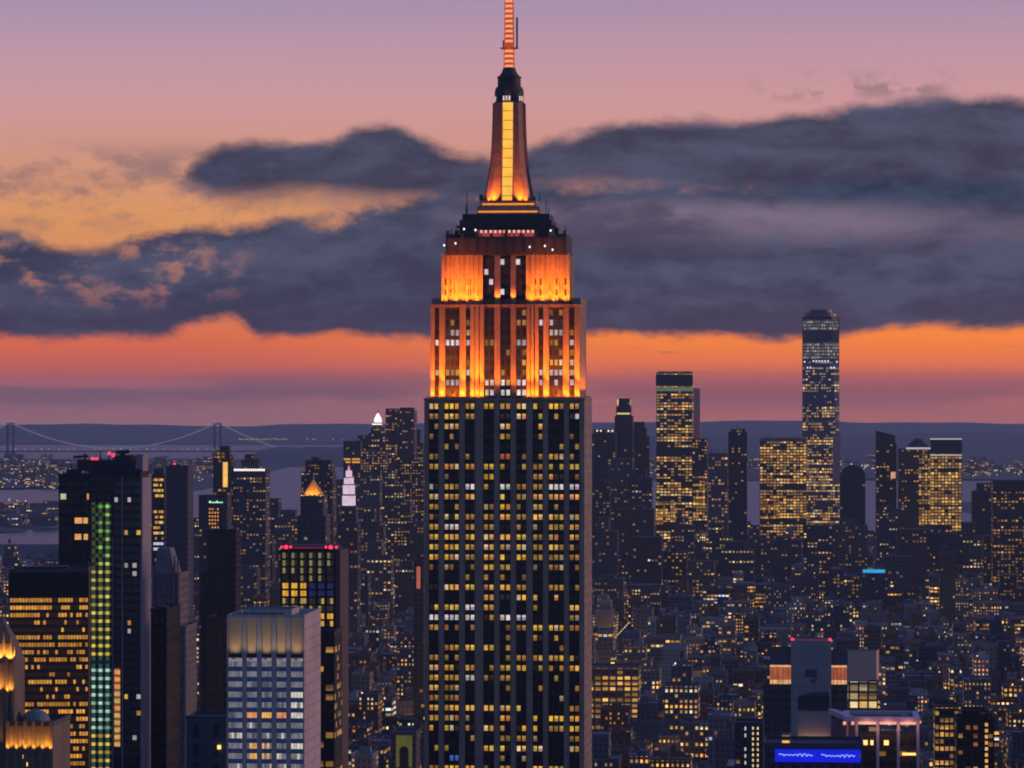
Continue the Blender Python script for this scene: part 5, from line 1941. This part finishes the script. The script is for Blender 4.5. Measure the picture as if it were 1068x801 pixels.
    t.box("low_wing", 815, 824, 768, 3, 12, facade(3, 2.6, 0.85, 0.5, 0.85, 0.6, 0.35, 0.2, 0.9, (0.08, 0.07, 0.07)), py0=778.4, parapet=False)


concrete_slab()


def colonnade():
    Y = 1300
    t = T("colonnade_building", "open rooftop colonnade with tall pale columns and pink lit eaves", "building", 866, 960, Y)
    PA = plain("pale_mauve", (0.58, 0.48, 0.54), 0.75, 0, 0.2, 0.2)
    INN = facade(3.4, 3.6, 0.8, 0.5, 0.14, 0.6, 0.4, 0.4, 0.9, (0.03, 0.03, 0.036))
    z0, z1 = t.z(752.5), t.z(747.5)
    xa, xm, xb = t.x(868), t.x(894), t.x(959)
    t.box("inner_wall", 893, 957, 768, 3.5, 20, INN, parapet=False)
    t.box("wall", 893, 958, 812, 0.3, 24, INN, parapet=False)
    # roof: a flat frame round an open court
    b = MB()
    b.ring(t.x(880), xb, -1.2, 26, z0, z1, 2.2, PA)
    b.build("roof_frame", t.root)
    b = MB()
    b.box(t.x(880) + 2.2, xb - 2.2, 1.0, 23.8, z0, z0 + 0.4, ROOFS[0], ROOFS[0], True)
    b.build("roof_deck", t.root)
    for k, (p, w, d) in enumerate(((900, 20, 6), (925, 14, 7), (944, 8, 5))):
        b = MB()
        b.box(t.x(p - w / 2), t.x(p + w / 2), 6, 6 + d, z0 + 0.41, z0 + 1.5, STEEL, ROOFS[k])
        b.build("roof_plant", t.root)
    b = MB()
    b.quad([(xa - 1.5, 26, z0 + 0.5), (xm - 3.3, -0.6, z0 + 0.02), (xm - 3.3, -0.6, z1), (xa - 1.5, 26, z1 + 0.5)], PA)
    b.quad([(xa - 1.5, 26, z1 + 0.5), (xm - 3.3, -0.6, z1), (xm - 1.2, 2, z1), (xa + 1, 26, z1 + 0.5)], PA)
    b.build("side_beam", t.root)
    PK = glow("pink_eave_light", (1.0, 0.40, 0.28), 0.95, 0.35, 0.5)
    cols = [893.5, 915.5, 936.8, 957.2]
    for p in cols:
        b = MB()
        b.box(t.x(p) - 0.5, t.x(p) + 0.5, -0.9, 0.15, 0, z0 - 0.01, PA)
        b.build("column", t.root)
    b = MB()
    b.box(t.x(884) - 0.35, t.x(884) + 0.35, 3, 3.7, t.z(790), z0 - 0.01, PA)
    b.build("column", t.root)
    for p, q in zip(cols, cols[1:]):
        b = MB()
        b.box(t.x(p) + 0.6, t.x(q) - 0.6, -0.5, 0.1, z0 - 1.0, z0 - 0.02, PK, bottom=True)
        ev = b.build("eave_light", t.root)
        ld = bpy.data.lights.new("eave_glow", 'POINT')
        ld.energy, ld.color, ld.shadow_soft_size = 520, (1.0, 0.40, 0.32), 0.5
        lo = bpy.data.objects.new("eave_glow", ld)
        COL.objects.link(lo)
        lo.parent = ev
        lo.location = ((t.x(p) + t.x(q)) / 2, -2.2, z0 - 1.8)
    for p in (881, 889.5):
        b = MB()
        b.box(t.x(p) - 0.55, t.x(p) + 0.55, -0.9, -0.3, z0 - 1.2, z0 - 0.02, PK, bottom=True)
        b.build("eave_light", t.root)
    b = MB()
    b.box(t.x(941), t.x(955), 0.05, 0.28, t.z(787.5), t.z(785), WARMLAMP, bottom=True)
    b.build("lit_window_row", t.root)
    for p0, p1 in ((900, 905), (908, 911), (922, 927)):
        b = MB()
        b.box(t.x(p0), t.x(p1), 3.3, 3.48, t.z(778), t.z(773), WARMLAMP, bottom=True)
        b.build("lit_window", t.root)
    t.box("side_wall", 867, 892.8, 756, 6, 24, plain("mauve_panel", (0.13, 0.11, 0.15), 0.8), parapet=False)


colonnade()
t = simple("office_block", "dark brick corner block with a right hand column of small orange windows", "office", 998, 1037, [(998, 1037, 752), (1004, 1030, 744)], 1500,
           facade(3.2, 3.4, 0.55, 0.5, 0.4, 0.3, 0.25, 0.3, 0.9, (0.035, 0.025, 0.022)))
strip("window_column", t.root, (t.x(1026.5), -0.05, t.z(752)), (1, 0, 0), (0, 0, 1), [0, 0.3, 1.5, 1.8], [0] + [v for r in range(18) for v in (-(r * 6.3 + 2) * t.s, -(r * 6.3 + 5.5) * t.s)],
      lambda i, j: None if i != 1 or j % 2 == 0 else (1.0, 0.5, 0.12), SPD).data.flip_normals()
t = simple("office_block", "small block with four rows of bright yellow windows behind the pink colonnade", "office", 975, 1000, [(975, 1000, 738)], 1850,
           facade(2.6, 3.6, 0.7, 0.6, 0.9, 0.2, 0.4, 0.2, 1.0, (0.05, 0.045, 0.045)))
t = simple("office_block", "dark corner block with two vertical strips of pale yellow light", "office", 766, 796, [(766, 796, 756)], 1700, f_sparse(NAVY, 0.08))
for p in (784, 789):
    strip("vertical_light", t.root, (t.x(p), -0.1, t.z(758)), (1, 0, 0), (0, 0, 1), [0, 0.2, 1.0, 1.2], [-k * 1.25 for k in range(20)],
          lambda i, j: None if i != 1 or j % 2 else (1.0, 0.74, 0.36), SPD).data.flip_normals()
strip("vertical_light", t.root, (t.x(776), -0.1, t.z(758)), (1, 0, 0), (0, 0, 1), [0, 0.2, 1.0, 1.2], [-k * 1.6 for k in range(16)],
      lambda i, j: None if i != 1 or j % 2 else ((0.6, 0.62, 0.55) if rng.random() < 0.7 else (0, 0, 0)), SPD).data.flip_normals()
t = simple("office_block", "teal walled block with a single yellow lamp by the striped tower", "office", 194, 236, [(194, 236, 750)], 1350,
           facade(6, 7, 0.3, 0.7, 0.0, 0.3, 0.4, 0.3, 0.9, (0.05, 0.085, 0.10)))
b = MB()
b.cyl(t.x(229), -0.6, 0.7, 0.7, t.z(781), t.z(777), WARMLAMP, 8, bottom=True)
b.build("yellow_lamp", t.root)
t = simple("brick_block", "plain brick roofed block joined to the back of the striped tower", "building", 216, 240, [(216, 240, 646)], 1500, facade(6, 4, 0.3, 0.4, 0.0, 0, 0, 0, 0, (0.13, 0.065, 0.045)))
t = simple("narrow_block", "slim building with a yellow lit corner behind the striped tower", "building", 318, 349, [(318, 349, 660)], 1380, facade(3.4, 3.6, 0.75, 0.6, 0.35, 0.3, 0.35, 0.3, 1.0, (0.025, 0.025, 0.028)))
t = simple("theatre_block", "building with olive lit wall and a dark arch near the skyscraper", "theatre", 408, 434, [(408, 434, 765)], 2050, f_sparse(SLATE, 0.05))
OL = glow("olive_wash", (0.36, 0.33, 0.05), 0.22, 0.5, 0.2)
b = MB()
x0_, x1_, zb_, zt_ = t.x(413), t.x(430), t.z(800), t.z(767)
arch = [(x0_, zb_), (x0_, zt_), (x1_, zt_), (x1_, zb_)]
b.box(x0_, x1_, -0.5, -0.1, zb_, zt_, OL, bottom=True)
b.build("olive_front", t.root)
b = MB()
cx_ = (x0_ + x1_) / 2
b.cyl(cx_, -0.55, 2.6, 2.6, t.z(782), t.z(781.9), DARK, 16)
b.quad([(cx_ - 2.6, -0.6, zb_)] + [(cx_ + 2.6, -0.6, zb_)] + [(cx_ + 2.6 * math.cos(math.pi * k / 10), -0.6, t.z(783) + 2.6 * math.sin(math.pi * k / 10)) for k in range(11)], DARK)
b.build("dark_arch", t.root)


# ================================================================== THE SEA OF LOWER BUILDINGS
HEROES = []
for o in list(COL.objects):
    if o.parent is None and o.type == 'EMPTY' and o.name != "suspension_bridge":
        ch = [c for c in o.children if c.type == 'MESH']
        top = max(v.co.z for c in ch for v in c.data.vertices)
        hw = max(abs(v.co.x) for c in ch for v in c.data.vertices)
        yc_ = o.location.y - (21 if o.name == "skyscraper" else 0)
        px_ = 534 + F * o.location.x / yc_
        HEROES.append((yc_, px_ - hw * F / yc_, px_ + hw * F / yc_, HY - F * (top + o.location.z - EYE) / yc_))

WALLS = [("brick", (0.17, 0.10, 0.075)), ("tan", (0.27, 0.22, 0.17)), ("grey", (0.20, 0.20, 0.21)), ("pale", (0.36, 0.345, 0.33)), ("navy", (0.07, 0.08, 0.11)),
         ("slate", (0.12, 0.125, 0.14)), ("rust", (0.20, 0.09, 0.06)), ("brown", (0.12, 0.09, 0.075))]
LITS = [("dark", 0.09), ("dimly lit", 0.28), ("lit", 0.50), ("brightly lit", 0.80)]


def field_mat(wi, li, vi):
    bay = (2.9, 3.4, 4.4)[vi]
    return facade(bay, (3.3, 3.7, 3.9)[vi], (0.42, 0.5, 0.74)[vi], (0.5, 0.55, 0.5)[vi], LITS[li][1], (0.25, 0.5, 0.75)[vi], (0.40, 0.46, 0.54)[vi], 1.0,
                  (1.6, 1.8, 1.6)[vi], tuple(c * 0.9 for c in WALLS[wi][1]), tuple(c * 0.38 + 0.01 for c in WALLS[wi][1]))


def plan_field():
    out = []
    r = random.Random(21)
    b = 1850.0
    row = 0
    while b < 6480:
        depth_row = r.uniform(26, 38)
        a = -1500.0
        while a < 900:
            w = r.choice((10, 12, 14, 16, 18, 20, 24, 30))
            ac = a + w / 2
            hit = [v for v in AVENUES if abs(v - ac) < w / 2 + 13.6]
            if hit:
                a = max(hit) + 14.5
                continue
            x, y = grid_xy(ac, b)
            px = 534 + F * x / y
            hpx = w / 2 * F / y
            if px + hpx > -25 and px - hpx < 1093 and not any(x + w / 2 > f[0] and x - w / 2 < f[1] and y + depth_row > f[2] and y < f[3] for f in FOOT):
                # taller near midtown, low in the old quarters, rising again towards the tip
                t_ = (y - 1700) / 4800
                mean = 31 * (1 - t_) + 17 * t_ if t_ < 0.7 else 20 + 50 * (t_ - 0.7)
                h = mean * r.lognormvariate(-0.05, 0.30)
                if r.random() < 0.06:
                    h *= 1.6
                h = max(11, min(h, 118))
                hmax = EYE - (545 - HY) * y / F              # nothing here rises past the skyline's foot
                if y > 2600:
                    h = min(h, hmax * r.uniform(0.75, 1))
                if px - hpx < 78 and HY - F * (h + 6 - EYE) / y < 574:
                    a += w
                    continue
                if 950 < px < 1000 and 2500 < y < 3700:
                    h *= 0.7
                out.append([x, y, w, min(depth_row, w * 1.8), max(h, 10), r.randrange(1 << 30), ac])
            a += w + (0.4 if r.random() < 0.7 else r.uniform(3, 9))
        b += depth_row + (18 if row % 2 else 7)
        row += 1
    return out


def seen(plan):
    """Front to back, how many square pixels of each building show above what stands before it."""
    buf = [900.0] * 1120
    ev = [(p[1], 534 + F * (p[0] - p[2] / 2) / p[1], 534 + F * (p[0] + p[2] / 2) / p[1], HY - F * (p[4] + 1.6 - drop(p[1]) - EYE) / p[1], p) for p in plan]
    ev += [(h[0], h[1], h[2], h[3], None) for h in HEROES]
    ev.sort(key=lambda e: e[0])
    res = []
    for y, p0, p1, q, p in ev:
        i0, i1 = max(0, int(p0) + 20), min(1119, int(p1) + 20)
        if i1 < i0:
            continue
        if p is not None:
            area = sum(max(0.0, min(buf[i], 801) - q) for i in range(i0, i1 + 1))
            res.append((area, p))
        for i in range(i0, i1 + 1):
            buf[i] = min(buf[i], q)
    return res


TRIM = plain("cornice_trim", (0.22, 0.2, 0.19), 0.85)


def house(p):
    x, y, w, d, h, seed, ac = p
    r = random.Random(seed)
    wi = r.choices(range(8), (5, 4, 5, 3, 5, 5, 2, 3))[0]
    li = r.choices(range(4), (4, 5, 4, 1.3))[0]
    vi = r.choices(range(3), (3, 3, 2))[0]
    m = field_mat(wi, li, vi)
    root = bpy.data.objects.new("apartment_block" if vi < 2 else "loft_building", None)
    COL.objects.link(root)
    root.location = (x, y, 1.6 - drop(y))
    root.rotation_euler = (0, 0, R(GRID))
    roof = ROOFS[r.choices(range(4), (4, 3, 3, 2))[0]]
    trim = plain("trim_%d" % wi, tuple(c * 1.15 for c in WALLS[wi][1]), 0.85)
    x0, x1 = -w / 2 + 0.02, w / 2 - 0.02
    b = MB()
    b.box(x0, x1, 0, d, 0, h, m, roof)
    b.build("wall", root)
    b = MB()
    b.ring(x0 - 0.2, x1 + 0.2, -0.35, d + 0.2, h + 0.003, h + 1.2, 0.5, trim)
    b.build("cornice", root)
    feats = []
    z = h + 0.003
    k = r.random()
    hh = h
    if k < 0.30 and w > 17:                                   # a setback storey block
        i0, i1 = x0 + w * r.uniform(0.08, 0.3), x1 - w * r.uniform(0.08, 0.3)
        hs = r.uniform(6, 16)
        b = MB()
        b.box(i0, i1, 3, d - 2, z, z + hs, m, roof)
        b.build("upper_tier", root)
        b = MB()
        b.ring(i0 - 0.15, i1 + 0.15, 2.85, d - 1.85, z + hs + 0.003, z + hs + 1.0, 0.4, trim)
        b.build("cornice", root)
        feats.append("stepped top")
        z += hs + 0.003
    else:
        i0, i1 = x0 + 1, x1 - 1
    if r.random() < 0.72:
        bw, bd, bh = r.uniform(3, 7), r.uniform(4, 8), r.uniform(2.8, 5.5)
        bx = r.uniform(i0 + 0.5, max(i0 + 0.6, i1 - bw - 0.5))
        b = MB()
        b.box(bx, bx + bw, 5, 5 + bd, z, z + bh, trim, roof)
        b.build("bulkhead", root)
        feats.append("bulkhead")
    if r.random() < 0.42 and h > 20:
        tx, ty = r.uniform(i0 + 2, max(i0 + 2.1, i1 - 2)), r.uniform(6, max(7, d - 6))
        b = MB()
        b.cyl(tx, ty, 1.9, 1.9, z + 4.2, z + 8.0, WOOD, 12, bottom=True)
        b.cyl(tx, ty, 2.1, 0.1, z + 8.003, z + 9.6, DARK, 12, bottom=True)
        tk = b.build("water_tank", root)
        for sx in (-1, 1):
            for sy in (-1, 1):
                b = MB()
                b.bar((tx + sx * 1.4, ty + sy * 1.4, z), (tx + sx * 1.3, ty + sy * 1.3, z + 4.2), 0.16, DARK, 4)
                b.build("leg", tk)
        feats.append("water tank")
    for q in range(r.randrange(0, 4)):
        bx, by = r.uniform(i0 + 1, max(i0 + 1.1, i1 - 3)), r.uniform(3.2, max(3.4, d - 5))
        b = MB()
        b.box(bx, bx + r.uniform(1.2, 3), by, by + r.uniform(1.2, 3), z, z + r.uniform(0.8, 1.8), STEEL, STEEL)
        b.build("roof_unit", root)
    if r.random() < 0.10:
        b = MB()
        lx_ = r.uniform(i0 + 1, i1 - 1)
        b.cyl(lx_, 1.2, 0.5, 0.5, z + 0.8, z + 1.9, WARMLAMP if r.random() < 0.6 else WHITELAMP, 8, bottom=True)
        b.build("roof_lamp", root)
        feats.append("roof lamp")
    px = 534 + F * x / y
    py = HY - F * (h - EYE) / y
    size = "slim" if w < 19 else ("wide" if w > 33 else "")
    tall = "tall" if h > 62 else ("low" if h < 26 else "")
    feat = ("with " + " and ".join(feats[:2])) if feats else "with bare roof"
    rc = {ROOFS[2]: "silvery", ROOFS[0]: "black", ROOFS[1]: "gravel", ROOFS[3]: "brown"}[roof]
    kind = "block" if vi < 2 else "loft building"
    words_ = " ".join(v for v in (tall, size, LITS[li][0], WALLS[wi][0], kind, feat) if v)
    AUTO.append((root, words_, px, py + 12, y, rc))
    root["category"] = "building"
    root["group"] = "city buildings below the skyline"


PLAN = plan_field()
ranked = sorted(seen(PLAN), key=lambda e: -e[0])
solo = [p for a, p in ranked[:300] if a > 25]
solo_ids = {id(p) for p in solo}
for p in solo:
    house(p)
b = MB()
for p in PLAN:
    if id(p) in solo_ids:
        continue
    x, y, w, d, h, seed, ac = p
    r = random.Random(seed)
    wi, li, vi = r.randrange(8), r.choices(range(4), (4, 5, 3, 1))[0], r.randrange(3)
    m = field_mat(wi, li, vi)
    k0 = len(b.v)
    b.box(-w / 2 + 0.02, w / 2 - 0.02, 0, d, 0, h, m, ROOFS[r.randrange(4)])
    if r.random() < 0.5:
        bx = r.uniform(-w / 2 + 1, w / 2 - 6)
        b.box(bx, bx + 5, 6, 12, h + 0.003, h + r.uniform(3, 6), ROOFS[1], ROOFS[0])
    zb = 1.6 - drop(y)
    for k in range(k0, len(b.v)):
        u, v, z = b.v[k]
        b.v[k] = (x + u * GC + v * GS, y - u * GS + v * GC, z + zb)
tag(b.build("distant_buildings"), kind='stuff')

# ---- labels for everything that came out of a loop
ORD = ["nearest", "second nearest", "third nearest", "fourth nearest", "fifth nearest", "sixth nearest", "seventh nearest", "eighth nearest", "ninth nearest"]
tmp = {}
for e in AUTO:
    root, words_, px, py, Y = e[:5]
    n = nearest(px, py)
    dx, dy = px - n[0], py - n[1]
    rel = "beyond" if dy < -abs(dx) * 0.7 else ("in front of" if dy > abs(dx) * 0.7 else "beside")
    base = f"{words_} {rel} {n[2]}"
    tmp.setdefault(base, []).append(e)
for base, es in tmp.items():
    if len(es) == 1:
        es[0][0]["label"] = base
        continue
    sub = {}
    for e in es:
        sub.setdefault(e[5] if len(e) > 5 else "", []).append(e)
    for rc, g in sub.items():
        g.sort(key=lambda e: e[4])
        for k, e in enumerate(g):
            lead = f"{rc} roofed " if rc else ""
            e[0]["label"] = (f"{ORD[min(k, 8)]} " if len(g) > 1 else "") + lead + base
for e in AUTO:
    w_l = e[0]["label"].split()
    if len(w_l) > 16:
        e[0]["label"] = " ".join(w for w in w_l if w not in ("the", "with"))
        w_l = e[0]["label"].split()
        if len(w_l) > 16:
            e[0]["label"] = " ".join(w_l[:16])


# ================================================================== LIGHTS OF STREETS AND SHORES
def speck(b, x, y, z, r, m):
    k = len(b.v)
    b.v += [(x - r, y, z), (x, y - r, z), (x + r, y, z), (x, y + r, z), (x, y, z + r), (x, y, z - r)]
    for i in range(4):
        j = (i + 1) % 4
        b.f += [(k + i, k + j, k + 4), (k + j, k + i, k + 5)]
        b.uv += [(0, 0)] * 6
        b.mi += [b.slot(m)] * 2


AMB = glow("amber_speck", (1.0, 0.50, 0.10), 1.1, 0.6, 0.01)
PAL = glow("pale_speck", (1.0, 0.80, 0.55), 1.0, 0.6, 0.01)
COLD = glow("cold_speck", (0.75, 0.78, 1.0), 0.9, 0.6, 0.01)
REDS = glow("tail_light", (1.0, 0.06, 0.03), 0.9, 0.4, 0.01)
b = MB()
r = random.Random(5)
for a in AVENUES:
    q = 1700.0
    while q < 6400:
        for sd in (-11.2, 11.2):
            x, y = grid_xy(a + sd, q)
            speck(b, x, y, 10.5 - drop(y), 0.5 + y / 9000, AMB if r.random() < 0.7 else PAL)
        q += 34
lamps = tag(b.build("street_lights"), kind='stuff')
for k in range(110):                    # the pools of warm light the street lamps throw up the house fronts
    for _ in range(60):
        q, off = r.uniform(1900, 3900), r.choice(AVENUES) + r.uniform(-110, 110)
        x, y = grid_xy(off, q)
        if 0 < 534 + F * x / y < 1068 and not any(abs(x - pp[0]) < pp[2] / 2 + 2 and -2 < y - pp[1] < pp[3] + 2 for pp in PLAN):
            break
    else:
        continue
    ld = bpy.data.lights.new("street_lamp_light", 'POINT')
    ld.energy, ld.color, ld.shadow_soft_size = r.uniform(3000, 14000), (1.0, r.uniform(0.42, 0.62), r.uniform(0.10, 0.25)), 0.4
    lo = bpy.data.objects.new("street_lamp_light", ld)
    COL.objects.link(lo)
    lo.parent = lamps
    lo.location = (x, y, 9.0 - drop(y))
b = MB()
for a in AVENUES:
    for k in range(240):
        q = r.uniform(1700, 6300)
        lane = r.choice((-6.2, -3, 3, 6.2))
        x, y = grid_xy(a + lane, q)
        speck(b, x, y, 2.6 - drop(y), 0.45 + y / 12000, REDS if lane > 0 else PAL)
tag(b.build("traffic_lights_of_cars"), kind='stuff')

b = MB()


def scatter(n, px0, px1, q0, q1, zz, rad, mats, lo=1.0):
    for k in range(n):
        q = r.uniform(q0, q1)
        # where the sight line of row q meets the curved ground
        Y = EYE * F / (q - HY)
        for _ in range(4):
            Y = (EYE + drop(Y) - zz) * F / (q - HY)
        px = r.uniform(px0, px1)
        speck(b, X(px, Y), Y, zz - drop(Y) + r.uniform(1, 9), rad * Y / F * r.uniform(0.5, 1.2), r.choice(mats))


scatter(170, -30, 62, 483, 506, 12, 0.75, [AMB, AMB, AMB, PAL])
scatter(60, 150, 228, 484, 503, 12, 0.7, [AMB, PAL, PAL])
scatter(26, -30, 64, 505, 512, 8, 0.9, [AMB, AMB])
scatter(120, -30, 62, 522, 546, 8, 0.75, [PAL, COLD, AMB, COLD])
scatter(46, 1003, 1100, 484, 497, 15, 0.7, [AMB, PAL, PAL])
scatter(36, 876, 916, 484, 494, 15, 0.8, [AMB, PAL])
scatter(20, 655, 690, 484, 496, 15, 0.7, [AMB, PAL])
tag(b.build("shore_lights"), kind='stuff')
b = MB()
for k in range(32):                    # the lit ramp of the bridge on the far side and lamps on the hills
    px = 250 + k * 1.95 if k < 26 else r.uniform(315, 372)
    Y = 18900.0
    z = EYE - (r.uniform(457.4, 458.6) - HY) * Y / F
    speck(b, X(px, Y), Y, z, 0.55 * Y / F * r.uniform(0.7, 1.2), AMB if k % 4 else PAL)
for k in range(26):
    Y = 24300
    px = r.uniform(-20, 60) if k < 4 else r.uniform(1003, 1075)
    speck(b, X(px, Y), Y, EYE - (r.uniform(460, 478) - HY) * Y / F, 0.4 * Y / F, PAL)
tag(b.build("hill_lights"), kind='stuff')

b = MB()
for k in range(240):                   # sheds, quays and blocks along the far shores
    if k < 90:
        Y, px = r.uniform(7450, 8500), r.uniform(-20, 62)
        h = r.uniform(6, 22)
    elif k < 190:
        Y, px = r.uniform(11100, 15500), r.uniform(-30, 235)
        h = r.uniform(10, 45)
    else:
        Y, px = r.uniform(12600, 15000), r.uniform(650, 1090)
        h = r.uniform(10, 50)
    k0 = len(b.v)
    w = r.uniform(20, 70)
    b.box(-w / 2, w / 2, 0, 30, -4, h, field_mat(r.randrange(8), 1, 2), ROOFS[0])
    for i in range(k0, len(b.v)):
        u, v, z = b.v[i]
        b.v[i] = (X(px, Y) + u, Y + v, z + 10 - drop(Y))
tag(b.build("shore_buildings"), kind='stuff')


# ================================================================== AIR
def haze():
    m = bpy.data.materials.new("haze_air")
    m.use_nodes = True
    nt = m.node_tree
    nt.nodes.clear()
    v = nt.nodes.new('ShaderNodeVolumePrincipled')
    v.inputs['Color'].default_value = (0.70, 0.87, 1.0, 1)
    v.inputs['Density'].default_value = 2.6e-5
    v.inputs['Anisotropy'].default_value = 0.6
    out = nt.nodes.new('ShaderNodeOutputMaterial')
    nt.links.new(v.outputs[0], out.inputs['Volume'])
    b = MB()
    b.box(-9100, 9100, -1600, 31500, -80, 470, m, m, True)
    o = b.build("haze")
    tag(o, kind='stuff')


haze()
